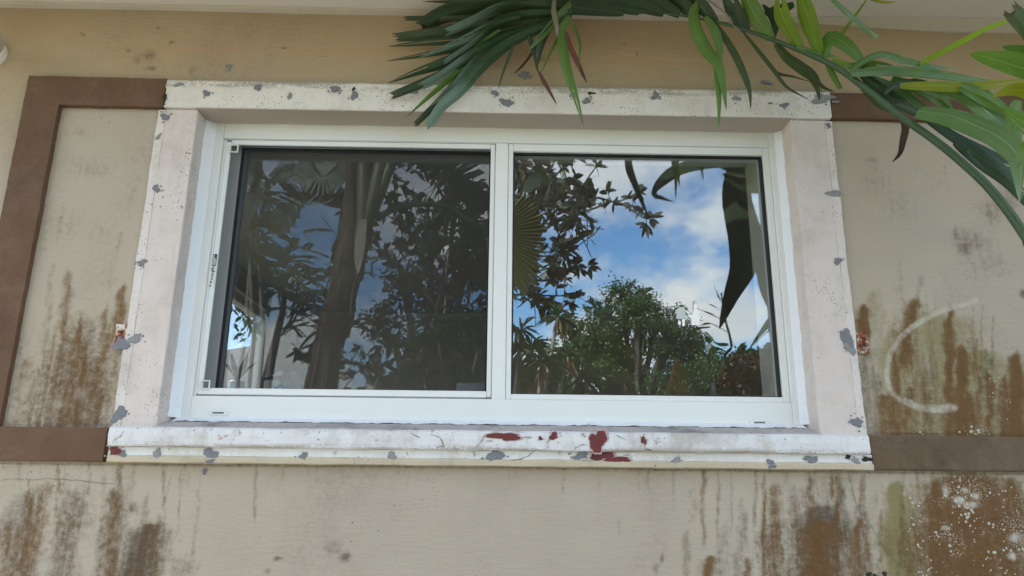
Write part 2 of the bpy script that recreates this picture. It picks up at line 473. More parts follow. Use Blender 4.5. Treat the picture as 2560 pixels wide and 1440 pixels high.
M['ly'] = leaf_material('leaflet_yellow', (.17, .24, .012), (.27, .33, .016), (.32, .33, .02), .35, .40, (.45, .50, .02), .5, .7)
M['lyg'] = leaf_material('leaflet_lime', (.105, .215, .018), (.185, .310, .030), None, .30, .42, (.32, .52, .03))
M['lo'] = leaf_material('leaflet_olive', (.030, .065, .018), (.055, .095, .024), (.045, .05, .02), .4, .25, None, .5, .8)
M['lr'] = leaf_material('leaflet_red', (.14, .042, .045), (.18, .070, .060), (.07, .02, .03), .5, .2, None, .4, .6)
M['lb'] = leaf_material('leaflet_dead_brown', (.055, .028, .018), (.10, .055, .035), (.025, .014, .012), .6, .15, None, .3, .5)
M['lt'] = leaf_material('leaflet_dry_pale', (.34, .31, .26), (.22, .21, .16), (.40, .33, .30), .6, .2, None, .3, .6)
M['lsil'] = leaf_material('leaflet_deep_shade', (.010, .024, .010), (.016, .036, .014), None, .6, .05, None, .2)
M['stalk'] = plain('green_frond_stalk', (.040, .085, .035), .42, .3, 18, bump=.3)
M['cane'] = plain('ringed_palm_cane', (.16, .15, .07), .6, .3, 9, bump=.4)

# ------------------------------------------------------------------ ground
gv = [(-600, -700, 0), (600, -700, 0), (600, 500, 0), (-600, 500, 0)]
t = NT('lawn_and_soil')
gc = t.mix(t.ramp(t.noise(.35, 5, .6), .4, .62), (.10, .125, .045), (.23, .20, .155))
gc = t.mix(t.ramp(t.noise(30, 4, .7), .4, .8, 0, .5), gc, (.06, .075, .03))
M['ground'] = t.done(t.bsdf(gc, .9, t.bump(t.noise(60, 4), .5, .02), .2))
tag(mesh('ground', gv, [(0, 1, 2, 3)], M['ground']), kind='structure')
t = NT('concrete_path')
gc = t.mix(t.noise(3, 5, .65), (.34, .32, .29), (.46, .44, .40))
M['path'] = t.done(t.bsdf(gc, .85, t.bump(t.noise(90, 4), .4, .004), .25))
tag(box('path', -7, 7, -3.4, -.6, -.08, .04, M['path'], None, .01), kind='structure')

# ------------------------------------------------------------------ house: walls, trim, eaves
house = empty('house', (0, 0, 0))
tag(house, 'tan stucco house with stained walls, brown bands and white window trim', 'house')

# stains, measured on the wall; masks are evaluated in wall coordinates
xs = np.concatenate([np.linspace(-2.35, -2.0, 4), np.arange(-1.98, 2.06, .0068), np.linspace(2.12, 7, 6)])
zs = np.concatenate([np.linspace(-1.5, -.40, 5), np.arange(-.33, 1.70, .0068)])
XX, ZZ = np.meshgrid(xs, zs)
ST = np.zeros((4,)+XX.shape); ZN = np.zeros((3,)+XX.shape)
def wp(px, py):
    p = P(px, py, 0.0); return p.x, p.z-CZ
PXM = 1.0/787.0                     # metres of wall per photo pixel
def streak(ch, x0, y0, x1, y1, w, s=1.0, tgt=None, soft=.35, fade=.0):
    """run-down stain: pointed at the top, widening below"""
    T = ST if tgt is None else tgt
    ax, az = wp(x0, y0); bx, bz = wp(x1, y1)
    u = (az-ZZ)/max(az-bz, 1e-4)
    cx = ax + (bx-ax)*u + min(.004, w*PXM*.12)*(np.sin(ZZ*37+ax*50) + .7*np.sin(ZZ*83+ax*20))
    wd = w*PXM*.5*np.clip(u*3.2, 0.0, 1)**.6*(1+.18*np.sin(ZZ*29+bx*31)) + 1e-4
    g = np.exp(-np.clip(np.abs(XX-cx)/wd, 0, 9)**2.6*.9)
    e = np.clip(u/.10, 0, 1)*(1-np.clip((u-1)/soft, 0, 1))*(1-fade*np.clip(u, 0, 1))
    T[ch] = np.maximum(T[ch], s*g*np.where((u > 0), e, 0))
    if ch == 0 and tgt is None:      # rust water leaves an olive halo
        g2 = np.exp(-np.clip(np.abs(XX-cx)/(wd*1.9+.004), 0, 9)**2)
        ST[2] = np.maximum(ST[2], .55*s*g2*np.where(u > -.05, np.clip((u+.05)/.15, 0, 1)*(1-np.clip((u-1)/soft, 0, 1)), 0))
def blob(ch, x, y, rx, ry, s=1.0, tgt=None, pw=2.0):
    T = ST if tgt is None else tgt
    ax, az = wp(x, y)
    d = ((XX-ax)/(rx*PXM))**2 + ((ZZ-az)/(ry*PXM))**2
    T[ch] = np.maximum(T[ch], s*np.exp(-d**(pw/2)))
def pline(ch, pts, w, s=1.0, tgt=None):
    T = ST if tgt is None else tgt
    q = crom([Vector((*wp(*p), 0)) for p in pts], 60)
    for a, b in zip(q[:-1], q[1:]):
        d = b-a; L2 = d.length_squared+1e-12
        u = np.clip(((XX-a.x)*d.x + (ZZ-a.y)*d.y)/L2, 0, 1)
        dd = np.hypot(XX-a.x-u*d.x, ZZ-a.y-u*d.y)/(w*PXM*.5)
        T[ch] = np.maximum(T[ch], s*np.exp(-dd**4))
RU, GR, AL, BA = 0, 1, 2, 3
# left panel
for a in [(172, 660, 150, 960, 30, .55), (205, 800, 160, 1050, 42, .62), (311, 704, 288, 840, 30, .72), (268, 752, 235, 1055, 34, .58),
          (216, 832, 190, 1055, 26, .66), (70, 880, 45, 1050, 40, .42), (128, 860, 105, 1060, 50, .42), (292, 800, 270, 1000, 34, .35),
          (130, 640, 110, 900, 24, .25), (245, 880, 205, 1060, 60, .5)]:
    streak(RU, *a)
for a in [(200, 880, 180, 1062, 200, .62), (215, 780, 190, 1058, 150, .50), (120, 900, 100, 1060, 130, .40), (245, 950, 240, 1062, 44, .75), (40, 780, 15, 1060, 40, .35), (290, 560, 270, 700, 50, .22)]:
    streak(GR, *a)
streak(AL, 190, 760, 150, 1060, 230, .35)
for a in [(60, 970, 45, 35), (150, 1010, 30, 20), (200, 985, 22, 26), (210, 1040, 20, 14)]:
    blob(BA, a[0], a[1], a[2], a[3], .45)
for a in [(230, 420, 60, 40, .28), (160, 560, 60, 50, .28), (250, 580, 40, 40, .25), (110, 600, 20, 90, .25), (330, 480, 18, 90, .22), (200, 330, 50, 20, .22)]:
    blob(GR, *a)
# wall under the left of the sill
for a in [(385, 1295, 335, 1445, 60, .35), (40, 1300, 20, 1445, 60, .5), (122, 1192, 62, 1445, 34, .62), (288, 1212, 272, 1440, 44, .52), (100, 1250, 70, 1440, 60, .35), (180, 1215, 150, 1440, 60, .28)]:
    streak(RU, *a)
for a in [(70, 1215, 40, 1445, 130, .55), (185, 1205, 150, 1445, 90, .55), (292, 1205, 280, 1445, 60, .62), (385, 1300, 330, 1445, 100, .95), (60, 1230, 40, 1445, 90, .6), (360, 1330, 320, 1445, 140, .6), (150, 1200, 120, 1300, 200, .3),
          (330, 1310, 290, 1445, 70, .55), (505, 1165, 480, 1400, 14, .35), (335, 1165, 320, 1250, 26, .28), (430, 1180, 410, 1260, 12, .3)]:
    streak(GR, *a)
for a in [(365, 1370, 34, 45, .9), (405, 1375, 26, 40, .55), (330, 1270, 20, 20, .6), (695, 1397, 12, 5, .95), (668, 1428, 9, 5, .8), (830, 1370, 26, 22, .5),
          (862, 1393, 14, 12, .8), (1640, 1420, 8, 16, .7), (1655, 1395, 6, 12, .7), (425, 1330, 6, 5, .8), (200, 1300, 60, 60, .35), (60, 1400, 70, 50, .55), (455, 1420, 40, 30, .5)]:
    blob(GR, *a)
for a in [(50, 1360, 60, 100, .6), (165, 1340, 46, 110, .5), (292, 1300, 30, 110, .6), (362, 1395, 54, 60, .95), (400, 1350, 30, 40, .7), (320, 1420, 60, 40, .7), (110, 1290, 70, 60, .35)]:
    blob(GR, *a)
for a in [(2050, 1370, 60, 70, .8), (2000, 1400, 60, 50, .6), (1950, 1390, 40, 60, .45), (2150, 1390, 40, 60, .5), (2420, 1300, 60, 60, .4), (2520, 1400, 60, 50, .5)]:
    blob(GR, *a)
blob(BA, 110, 1420, 34, 22, .5)
# wall under the sill, right of the middle
for a in [(1911, 1180, 1908, 1440, 9, .8), (1940, 1195, 1935, 1445, 40, .55), (2030, 1185, 2020, 1330, 34, .45), (2095, 1170, 2092, 1445, 13, .75),
          (2050, 1290, 2040, 1445, 130, .75), (2145, 1280, 2138, 1445, 32, .75), (2160, 1300, 2170, 1445, 30, .5), (1778, 1385, 1772, 1445, 30, .8), (1873, 1390, 1868, 1445, 24, .6),
          (1990, 1230, 1985, 1420, 50, .35), (2155, 1180, 2152, 1260, 12, .5), (1720, 1320, 1712, 1445, 26, .35), (2080, 1180, 2078, 1240, 12, .5)]:
    streak(RU, *a)
for a in [(2060, 1250, 2050, 1445, 170, .85), (2010, 1290, 2000, 1445, 120, .6), (2075, 1180, 2075, 1300, 160, .3), (1930, 1300, 1925, 1445, 90, .45), (2480, 1200, 2480, 1445, 200, .4), (2100, 1200, 2100, 1445, 40, .65), (1985, 1200, 1975, 1440, 60, .40), (2150, 1250, 2150, 1445, 60, .45), (1820, 1290, 1800, 1440, 40, .35),
          (1735, 1200, 1730, 1300, 30, .22), (1960, 1170, 1955, 1230, 20, .35), (2030, 1170, 2026, 1230, 30, .45), (1550, 1290, 1548, 1330, 12, .3)]:
    streak(GR, *a)
# wall at the lower right corner
for a in [(2425, 1170, 2425, 1460, 310, .92), (2340, 1185, 2345, 1460, 60, .95), (2530, 1180, 2530, 1460, 90, .85), (2440, 1200, 2440, 1460, 50, .95)]:
    streak(RU, *a, soft=.6)
streak(GR, 2400, 1250, 2400, 1450, 180, .45)
for a in [(2240, 1190, 2250, 1450, 74, 1.0), (2270, 1220, 2280, 1450, 60, .7), (2210, 1300, 2215, 1450, 60, .5), (2180, 1220, 2190, 1450, 50, .35)]:
    streak(AL, *a)
streak(GR, 2295, 1250, 2290, 1450, 80, .42)
for a in [(2412, 1225, 12, 9), (2400, 1250, 16, 12), (2440, 1240, 14, 10), (2425, 1262, 26, 9), (2365, 1225, 10, 22), (2540, 1345, 20, 14), (2530, 1390, 14, 12), (2365, 1320, 14, 8)]:
    blob(BA, *a, .8)
blob(2, 2450, 1330, 150, 170, .82, ZN, 6.0)
blob(2, 2300, 1330, 40, 140, .75, ZN, 4.0)
blob(2, 2380, 1075, 190, 16, .8, ZN, 3.0)
blob(2, 2500, 1000, 60, 90, .5, ZN, 3.0)
# right panel
for a in [(2162, 756, 2160, 832, 32, .9), (2285, 738, 2262, 900, 46, .85), (2240, 860, 2235, 1085, 40, .75), (2373, 752, 2375, 1085, 30, .9), (2405, 850, 2405, 1085, 46, .95),
          (2542, 870, 2540, 1090, 56, 1.0), (2476, 925, 2474, 1090, 30, .85), (2512, 930, 2512, 1090, 30, .85), (2448, 930, 2445, 1085, 24, .7), (2440, 840, 2438, 930, 18, .6),
          (2212, 980, 2210, 1080, 60, .7), (2310, 870, 2312, 1085, 22, .6), (2400, 960, 2410, 1085, 120, .8), (2540, 990, 2540, 1090, 120, .85), (2270, 960, 2268, 1085, 70, .6)]:
    streak(RU, *a)
for a in [(2330, 760, 2330, 1085, 300, .62), (2240, 800, 2250, 1085, 130, .6), (2450, 860, 2450, 1085, 200, .65), (2180, 720, 2180, 830, 60, .45), (2200, 690, 2205, 1080, 40, .4)]:
    streak(AL, *a)
for a in [(2160, 830, 2175, 1080, 44, .55), (2465, 860, 2465, 1000, 40, .5), (2185, 900, 2190, 1085, 40, .5), (2300, 680, 2298, 760, 24, .35), (2250, 640, 2248, 760, 30, .25), (2395, 870, 2395, 960, 14, .4)]:
    streak(GR, *a)
for a in [(2425, 605, 60, 46, .50), (2390, 590, 26, 30, .5), (2480, 530, 46, 40, .40), (2520, 500, 50, 50, .35), (2190, 460, 60, 60, .22), (2560, 735, 14, 12, .8), (2410, 620, 24, 30, .6),
          (2180, 400, 20, 14, .35), (2250, 520, 60, 60, .2), (2350, 440, 120, 90, .12), (2470, 660, 80, 50, .28)]:
    blob(GR, *a)
pline(BA, [(2440, 752), (2360, 775), (2290, 812), (2240, 860), (2220, 915), (2224, 970), (2250, 1000)], 19, .62)
pline(BA, [(2265, 1003), (2300, 1018), (2345, 1022), (2385, 1020)], 26, .6)
blob(BA, 2318, 925, 34, 60, .34)
# narrow strip right of the right pilaster scraped clean
pline(BA, [(2172, 900), (2182, 990), (2190, 1080)], 26, .35)
# drips and dirt under the sill lip and the bands
_rs = random.Random(21)
for k in range(48):
    x = _rs.uniform(-20, 2580)
    y0_ = 1158+(x-270)/1910*18 if 270 < x < 2180 else (1156 if x <= 270 else 1180)
    far = .55 if 700 < x < 1650 else 1.0
    streak(GR if _rs.random() < .6 else RU, x, y0_-6, x+_rs.uniform(-6, 3), y0_+_rs.uniform(25, 170)*far, _rs.uniform(5, 16), _rs.uniform(.22, .55)*far)
pline(GR, [(0, 1158), (270, 1160), (1280, 1168), (2180, 1180), (2560, 1184)], 9, .55)
pline(GR, [(0, 1063), (270, 1064)], 8, .5); pline(GR, [(2180, 1083), (2560, 1088)], 10, .6)
for k in range(40):
    x = _rs.choice([_rs.uniform(10, 290), _rs.uniform(2190, 2560)]); y0_ = _rs.uniform(700, 980)
    streak(_rs.choice([GR, RU, AL]), x+_rs.uniform(0, 12), y0_, x, _rs.uniform(1040, 1085), _rs.uniform(6, 22), _rs.uniform(.2, .5))
for k in range(26):
    x = _rs.choice([_rs.uniform(0, 420), _rs.uniform(1850, 2300), _rs.uniform(2280, 2560)])
    streak(_rs.choice([GR, GR, RU]), x+_rs.uniform(0, 10), _rs.uniform(1190, 1300), x-_rs.uniform(0, 12), 1450, _rs.uniform(8, 34), _rs.uniform(.25, .6))
# top strip under the eaves: tan paint deepened to stand for the light falloff
tanz = np.clip((ZZ-1.10)/.42, 0, 1)
ZN[0] = np.where(XX < -1.67, np.clip((ZZ-.9)/.6, 0, 1), np.where(ZZ > 1.30, np.clip((ZZ-1.22)/.22, .35, 1), .0))
ZN[1] = 0
pline(1, [(415, 126), (700, 126), (1000, 134), (1350, 150), (1700, 158), (1900, 165)], 13, .55, ZN)
for a in [(1330, 90, 330, 70, .42), (560, 150, 10, 14, .5), (1500, 120, 300, 50, .25), (60, 60, 120, 40, .25), (1950, 170, 80, 26, .25)]:
    blob(1, *a[:4], min(1, a[4]*1.3), ZN)
for a in [(370, 140, 26, 20, .55), (345, 150, 18, 12, .45), (378, 172, 20, 8, .6), (320, 128, 8, 6, .7), (430, 107, 8, 6, .8), (210, 88, 5, 4, .8), (710, 121, 16, 2.5, 1.0), (570, 168, 10, 8, .6),
          (395, 70, 8, 6, .5), (205, 85, 5, 5, .8), (480, 178, 14, 12, .45), (1420, 152, 26, 3, .5), (1560, 112, 5, 4, .8), (1592, 132, 4, 9, .6), (265, 82, 10, 6, .4), (1360, 150, 30, 8, .5)]:
    blob(GR, *a)
V = np.stack([XX, np.zeros_like(XX), ZZ+CZ], -1)
V[..., 1] = .0015*np.sin(XX*5.1+ZZ*3)+.001*np.sin(ZZ*13+XX*2)
nz, nx = XX.shape
ii, jj = np.meshgrid(np.arange(nz-1), np.arange(nx-1), indexing='ij')
cx = .5*(xs[jj]+xs[jj+1]); cz = .5*(zs[ii]+zs[ii+1])
keep = ~((cx > -1.10) & (cx < 1.05) & (cz > .12) & (cz < 1.30))
a = (ii*nx+jj)[keep]
Fq = np.stack([a, a+1, a+1+nx, a+nx], -1)
wall = mesh_np('wall', V.reshape(-1, 3), Fq, M['wall'], house, True)
for nm, arr in (('stain', ST), ('zone', np.concatenate([ZN, np.ones((1,)+XX.shape)]))):
    at = wall.data.color_attributes.new(nm, 'FLOAT_COLOR', 'POINT')
    at.data.foreach_set('color', np.clip(np.moveaxis(arr, 0, -1), 0, 1).astype(np.float32).ravel())

# wall body behind the painted face, with the window opening
OX0, OX1, OZ0, OZ1 = -1.064, 1.007, CZ+.196, CZ+1.2525
M['inner'] = plain('interior_plaster', (.46, .44, .40), .8, .05, 6)
b = MB()
b.box(-2.348, OX0, .012, .26, 0, 3.4); b.box(OX1, 7, .012, .26, 0, 3.4)
b.box(OX0, OX1, .012, .26, OZ1, 3.4); b.box(OX0, OX1, .105, .26, 0, OZ0)
b.build('wall_body', M['inner'], house)

# header
prof = [(.10, wz(1.266, -.025)), (-.024, wz(1.266, -.025)), (-.027, wz(1.272, -.025)), (-.027, wz(1.335, -.025)), (-.031, wz(1.340, -.025)), (-.031, wz(1.362, -.025)), (-.027, wz(1.369, -.025)), (0.003, wz(1.373, -.025))]
header = extrude_x('header_trim', prof, wx(-1.187, -.025), wx(1.157, -.025), M['header'], house)
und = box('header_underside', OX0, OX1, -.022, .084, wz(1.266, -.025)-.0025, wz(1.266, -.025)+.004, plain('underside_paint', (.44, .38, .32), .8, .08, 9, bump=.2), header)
# pilasters
pl = []
for nm, xo, xe, xi, sgn in (('side_trim', -1.203, -1.176, -1.067, 1), ('side_trim', 1.156, 1.131, 1.009, -1)):
    prof = [(wx(xo, 0)+sgn*.02, .01), (wx(xe, -.012), -.012), (wx(xi, -.012)-sgn*.003, -.012), (wx(xi, -.012), -.009), (wx(xi, -.012), .10), (wx(xi, -.012)-sgn*.05, .10)]
    p_ = extrude_z(nm, prof, wz(.155, -.01), wz(1.266, -.025)-.003, M['pilaster'], house)
    prof = [(wx(xo, 0), .004), (wx(xo, -.012), -.0125), (wx(xe, -.012), -.0136), (wx(xe, -.012)+sgn*.003, .006)]
    extrude_z('edge_strip', prof, wz(.158, -.01), wz(1.266, -.025)-.006, M['pil_edge'], p_, 140, .0024)
    pl.append(p_)
# sill: sloped ledge, rounded moulding, lower strip and lip
SX0, SX1 = wx(-1.207, -.04), wx(1.160, -.04)
sill = extrude_x('sill_moulding', [(.03, wz(.128, -.045)), (.03, wz(.172, -.04)), (-.038, wz(.166, -.04)), (-.045, wz(.1605, -.045)), (-.047, wz(.140, -.05)), (-.046, wz(.112, -.05)), (-.043, wz(.107, -.05)), (.0, wz(.104, -.045))], SX0, SX1, M['sill'], house, 200, .0014)
extrude_x('ledge', [(.105, CZ+.188), (.105, CZ+.2065), (.06, wz(.185, .06)), (-.028, wz(.168, -.04)), (-.028, wz(.162, -.04))], OX0+.002, OX1-.002, M['ledge'], sill, 120, .001)
low = extrude_x('sill_lower_strip', [(.0, wz(.106, -.03)), (-.030, wz(.1055, -.03)), (-.031, wz(.080, -.03)), (-.028, wz(.076, -.03)), (.0, wz(.075, -.03))], SX0, SX1+.008, M['sill_low'], house, 200, .0012)
lip = extrude_x('sill_lip', [(.0, wz(.0755, -.03)), (-.033, wz(.0785, -.03)), (-.035, wz(.072, -.03)), (-.035, wz(.060, -.03)), (-.030, wz(.057, -.03)), (.0, wz(.0565, -.02))], SX0, SX1+.010, M['lip'], house, 200, .0014)
# brown bands
Yb = -.020
def band(x0, x1, z0, z1, mat, y=Yb):
    zc = wz(z0, Yb), wz(z1, Yb)
    return extrude_x('brown_band', [(.004, zc[0]), (y, zc[0]+.001), (y-.002, zc[0]+.006), (y-.002, zc[1]-.006), (y, zc[1]-.001), (.004, zc[1])], x0, x1, mat, house, 60, .0010)
def plate(name, outline, y, mat, parent, wv=.0012):
    """flat raised band with a hand-cut outline"""
    pts = []
    for (x0, z0), (x1, z1) in zip(outline, outline[1:]+outline[:1]):
        n = max(2, int(math.hypot(x1-x0, z1-z0)/.012))
        for k in range(n):
            u = k/n; pts.append((x0+(x1-x0)*u, z0+(z1-z0)*u))
    n = len(pts); pts = [(x+wob(z*1.7+x, 3, wv), z+wob(x*1.9+z, 5, wv)) for x, z in pts]
    V = [(x, .004, z) for x, z in pts]+[(x, y, z) for x, z in pts]
    b = MB(); b.add(V, [tuple(range(n, 2*n))]+[(i, (i+1) % n, n+(i+1) % n, n+i) for i in range(n)])
    return b.build(name, mat, parent)
plate('brown_band', [(wx(-1.672, Yb), wz(.165, Yb)), (wx(-1.550, Yb), wz(.165, Yb)), (wx(-1.550, Yb), wz(1.266, Yb)), (wx(-1.187, Yb)-.004, wz(1.264, Yb)), (wx(-1.187, Yb)-.003, wz(1.374, Yb)), (wx(-1.672, Yb), wz(1.377, Yb))], Yb-.002, M['brown'], house)
band(-2.355, wx(-1.209, Yb)-.006, .058, .163, M['brown'])
band(wx(1.160, Yb), 6.9, 1.265, 1.368, M['brown'])
bb = band(wx(1.166, Yb), 6.9, .058, .166, M['brown_wet'])
tag(bb, 'brown band darkened by mould right of the sill')
# eaves
cove = []
n = 80; V = []; Fc = []
for i in range(n+1):
    x = -2.9+9.8*i/n
    h = .010 + .028*max(0, min(1, (x-1.05)/.5)) + .0
    z1 = CZ+1.659
    pr = [(.004, z1-h), (-.006, z1-h+.002), (-.014-h*.3, z1-h*.45), (-.02-h*.5, z1), (.004, z1+.01)]
    for (y, z) in pr: V.append((x, y, z + wob(x*3, 1, .0016)*(z < z1)))
for i in range(n):
    for j in range(5): Fc.append((i*5+j, (i+1)*5+j, (i+1)*5+(j+1) % 5, i*5+(j+1) % 5))
Fc += [tuple(range(5)), tuple(n*5+j for j in range(4, -1, -1))]
b = MB(); b.add(V, Fc); b.build('cove_moulding', M['cove'], house)
SZ = CZ+1.660
box('soffit', -2.9, 6.9, -.68, .26, SZ, SZ+.02, M['soffit'], house)
b = MB()
for k in range(70):
    b.box(.86+k*.016, .868+k*.016, -.205, -.165, SZ-.002, SZ+.001)
b.build('soffit_vent', M['gasket'], house)
box('fascia', -2.95, 6.9, -.705, -.682, SZ-.03, SZ+.19, plain('fascia_paint', (.6, .58, .54), .6, .06, 6), house, .004)
b = MB(); b.add([(-3.0, -.78, SZ+.17), (7.1, -.78, SZ+.17), (7.1, 5.6, SZ+2.2), (-3.0, 5.6, SZ+2.2), (-3.0, -.78, SZ+.23), (7.1, -.78, SZ+.23), (7.1, 5.6, SZ+2.26), (-3.0, 5.6, SZ+2.26)],
               [(0, 3, 2, 1), (4, 5, 6, 7), (0, 1, 5, 4), (1, 2, 6, 5), (2, 3, 7, 6), (3, 0, 4, 7)])
b.build('roof', plain('roof_shingle', (.20, .15, .12), .85, .3, 12, bump=.5), house)

# ------------------------------------------------------------------ patches, peeled paint, cracks
def patch(name, px, py, rx, ry, Y, mat, parent, seed, thick=.0020, jag=.42, n=30, rot=0.0, flecks=4):
    """thin irregular daub standing proud of the surface"""
    rr = random.Random(seed)
    c = P(px, py, Y); k = (D+Y)/F*1.02
    ph = [rr.uniform(0, 6.28) for _ in range(6)]
    ring = []
    for i in range(n):
        a = 2*math.pi*i/n
        q = 1 + jag*(.5*math.sin(2*a+ph[0])+.4*math.sin(3*a+ph[1])+.2*math.sin(5*a+ph[2])+.16*math.sin(9*a+ph[3])) + rr.uniform(-.07, .07)
        dx, dz = math.cos(a)*rx*k*q, math.sin(a)*ry*k*q
        ring.append((dx*math.cos(rot)-dz*math.sin(rot), dx*math.sin(rot)+dz*math.cos(rot)))
    b = MB()
    def daub(ox, oz, sc, th):
        V = [(c.x+ox+x*sc, Y+.004, c.z+oz+z*sc) for x, z in ring] + [(c.x+ox+x*sc, Y-th*.5, c.z+oz+z*sc) for x, z in ring] + \
            [(c.x+ox+x*sc*.82, Y-th*(1+rr.uniform(-.3, .5)), c.z+oz+z*sc*.82) for x, z in ring] + [(c.x+ox, Y-th*1.1, c.z+oz)]
        Fc = []
        for i in range(n):
            j = (i+1) % n
            Fc += [(i, j, n+j, n+i), (n+i, n+j, 2*n+j, 2*n+i), (2*n+i, 2*n+j, 3*n)]
        b.add(V, Fc)
    daub(0, 0, 1.0, thick)
    for _ in range(flecks):
        a = rr.uniform(0, 6.28); r_ = rr.uniform(1.05, 1.9)
        daub(math.cos(a)*rx*k*r_, math.sin(a)*ry*k*r_, rr.uniform(.06, .24), thick*.5)
    return b.build(name, mat, parent)
YH, YP, YS, YL = -.029, -.0135, -.0482, -.0325
for i, (x, y, rx, ry, Y, par) in enumerate([
        (447, 211, 14, 8, YH-.003, header), (516, 233, 10, 9, YH, header), (645, 218, 11, 15, YH-.003, header), (724, 240, 6, 12, YH, header), (837, 222, 12, 9, YH-.003, header),
        (886, 238, 14, 17, YH, header), (1035, 226, 16, 7, YH-.003, header), (1237, 232, 11, 9, YH, header), (1266, 256, 19, 13, YH, header), (1433, 236, 9, 10, YH, header), (1467, 252, 12, 8, YH, header),
        (1638, 238, 11, 11, YH, header), (1840, 244, 11, 9, YH, header), (1961, 263, 12, 9, YH, header), (1926, 258, 5, 3, YH, header), (2055, 246, 29, 14, YH, header),
        (1310, 187, 21, 10, -.003, wall), (1916, 206, 17, 9, -.003, wall), (572, 169, 8, 10, -.003, wall), (511, 1178, 6, 8, -.003, wall),
        (412, 292, 11, 9, YP, pl[0]), (396, 342, 6, 14, YP, pl[0]), (390, 471, 10, 10, YP, pl[0]), (355, 657, 11, 10, YP, pl[0]), (335, 848, 15, 11, YP, pl[0]), (298, 1036, 16, 20, YP, pl[0]),
        (2071, 313, 9, 9, YP, pl[1]), (2085, 484, 17, 11, YP, pl[1]), (2095, 652, 13, 9, YP, pl[1]), (2118, 846, 16, 24, YP, pl[1]), (2126, 872, 10, 18, YP, pl[1]), (2142, 1056, 13, 16, YP, pl[1]),
        (308, 1136, 9, 14, YL, low), (393, 1135, 13, 15, YL, low), (527, 1136, 17, 13, YL, low), (758, 1143, 10, 9, YL, low), (980, 1140, 10, 8, YL, low), (1238, 1139, 18, 11, YL, low),
        (1452, 1139, 19, 12, YL, low), (1690, 1152, 12, 9, YL, low), (1925, 1160, 10, 9, YL, low), (2028, 1148, 16, 9, YL, low), (2140, 1152, 11, 7, YL, low), (525, 1153, 12, 5, YL-.003, lip), (1930, 1166, 10, 5, YL-.003, lip)]):
    f_ = random.uniform(.72, 1.12)
    patch('putty_patch', x, y, rx*f_, ry*f_*random.uniform(.8, 1.15), Y, M['putty'] if i % 3 else M['putty_worn'], par, 100+i, rot=random.uniform(-.5, .5), flecks=random.choice((0, 2, 5, 9)))
for i, (x, y, rx, ry, Y, par) in enumerate([(288, 1126, 15, 10, YL, low), (1262, 1091, 36, 9, YS, sill), (1384, 1090, 9, 9, YS, sill), (1494, 1103, 19, 25, YS, sill), (1506, 1138, 24, 13, YL, low),
                                            (1546, 1149, 26, 7, YL, low), (1609, 1101, 6, 9, YS, sill), (1351, 1096, 5, 4, YS, sill)]):
    patch('peeled_edge', x+1, y, rx*1.16, ry*1.14, Y, M['primer'], par, 300+i, .0008, .38, flecks=7)
    patch('peeled_paint', x, y, rx, ry, Y-.0009, M['redcoat'], par, 300+i, .0008, .38, flecks=0)
for i, (x, y, rx, ry, Y, par) in enumerate([(1478, 233, 11, 5, YH-.001, header), (1482, 1144, 8, 4, YL, low), (412, 245, 4, 12, YH, header), (2168, 1148, 11, 6, YL, low), (884, 222, 4, 5, YH-.003, header), (2172, 1436, 6, 5, -.004, wall), (2187, 1438, 4, 3, -.004, wall), (2212, 1436, 5, 5, -.004, wall), (2120, 1142, 7, 4, YL, low)]):  # the ones on the wall stand in for bolts, the others are mould
    patch('mould_bolt_spot', x, y, rx, ry, Y, M['dark_spot'], par, 400+i, .0012, .45)
def crack(pts, w, Y, mat, parent, seed):
    rr = random.Random(seed); q = []
    for a, b in zip(pts[:-1], pts[1:]):
        for u in (0, .25, .5, .75):
            q.append((a[0]+(b[0]-a[0])*u+rr.uniform(-2.2, 2.2), a[1]+(b[1]-a[1])*u+rr.uniform(-2.2, 2.2)))
    q.append(pts[-1])
    V = []; Fc = []
    for i, p in enumerate(q):
        a = P(*q[max(i-1, 0)], Y); c = P(*q[min(i+1, len(q)-1)], Y); tt = (c-a).normalized()
        s = Vector((-tt.z, 0, tt.x)); ww = w*.5*(.35+rr.random())*(1 if 0 < i < len(q)-1 else .2)
        o = P(*p, Y); V += [o+s*ww, o-s*ww]
    for i in range(len(q)-1): Fc.append((2*i, 2*i+1, 2*i+3, 2*i+2))
    return mesh('crack', V, Fc, mat, parent)
for i, (pts, Y, par, w) in enumerate([
        ([(1187, 1122), (1205, 1100), (1222, 1085)], YS, sill, .0022), ([(1075, 1083), (1100, 1095), (1110, 1115), (1090, 1120)], YS, sill, .0018), ([(1376, 1090), (1368, 1105), (1372, 1122)], YS, sill, .002),
        ([(1338, 1128), (1312, 1145), (1275, 1150)], YL-.002, low, .0018), ([(1435, 1125), (1445, 1115), (1470, 1112)], YS, sill, .0018), ([(1612, 1108), (1612, 1122), (1630, 1124)], YS, sill, .0024),
        ([(1540, 1088), (1555, 1095), (1562, 1102)], YS, sill, .0016), ([(1022, 1082), (1052, 1095)], YS, sill, .0014), ([(280, 1108), (300, 1090), (310, 1075)], YS, sill, .0016), ([(1186, 1122), (1187, 1142)], YL-.002, low, .002),
        ([(0, 1201), (40, 1196), (80, 1200), (120, 1195), (180, 1200), (240, 1208), (300, 1212)], -.004, wall, .0016),
        ([(2122, 1180), (2132, 1230), (2152, 1282), (2188, 1330), (2212, 1370), (2245, 1408), (2268, 1428)], -.004, wall, .0022), ([(2098, 1180), (2102, 1260), (2110, 1360)], -.004, wall, .0014)]):
    crack(pts, w, Y, M['crack_wall'] if par is wall else M['crack'], par, 500+i)

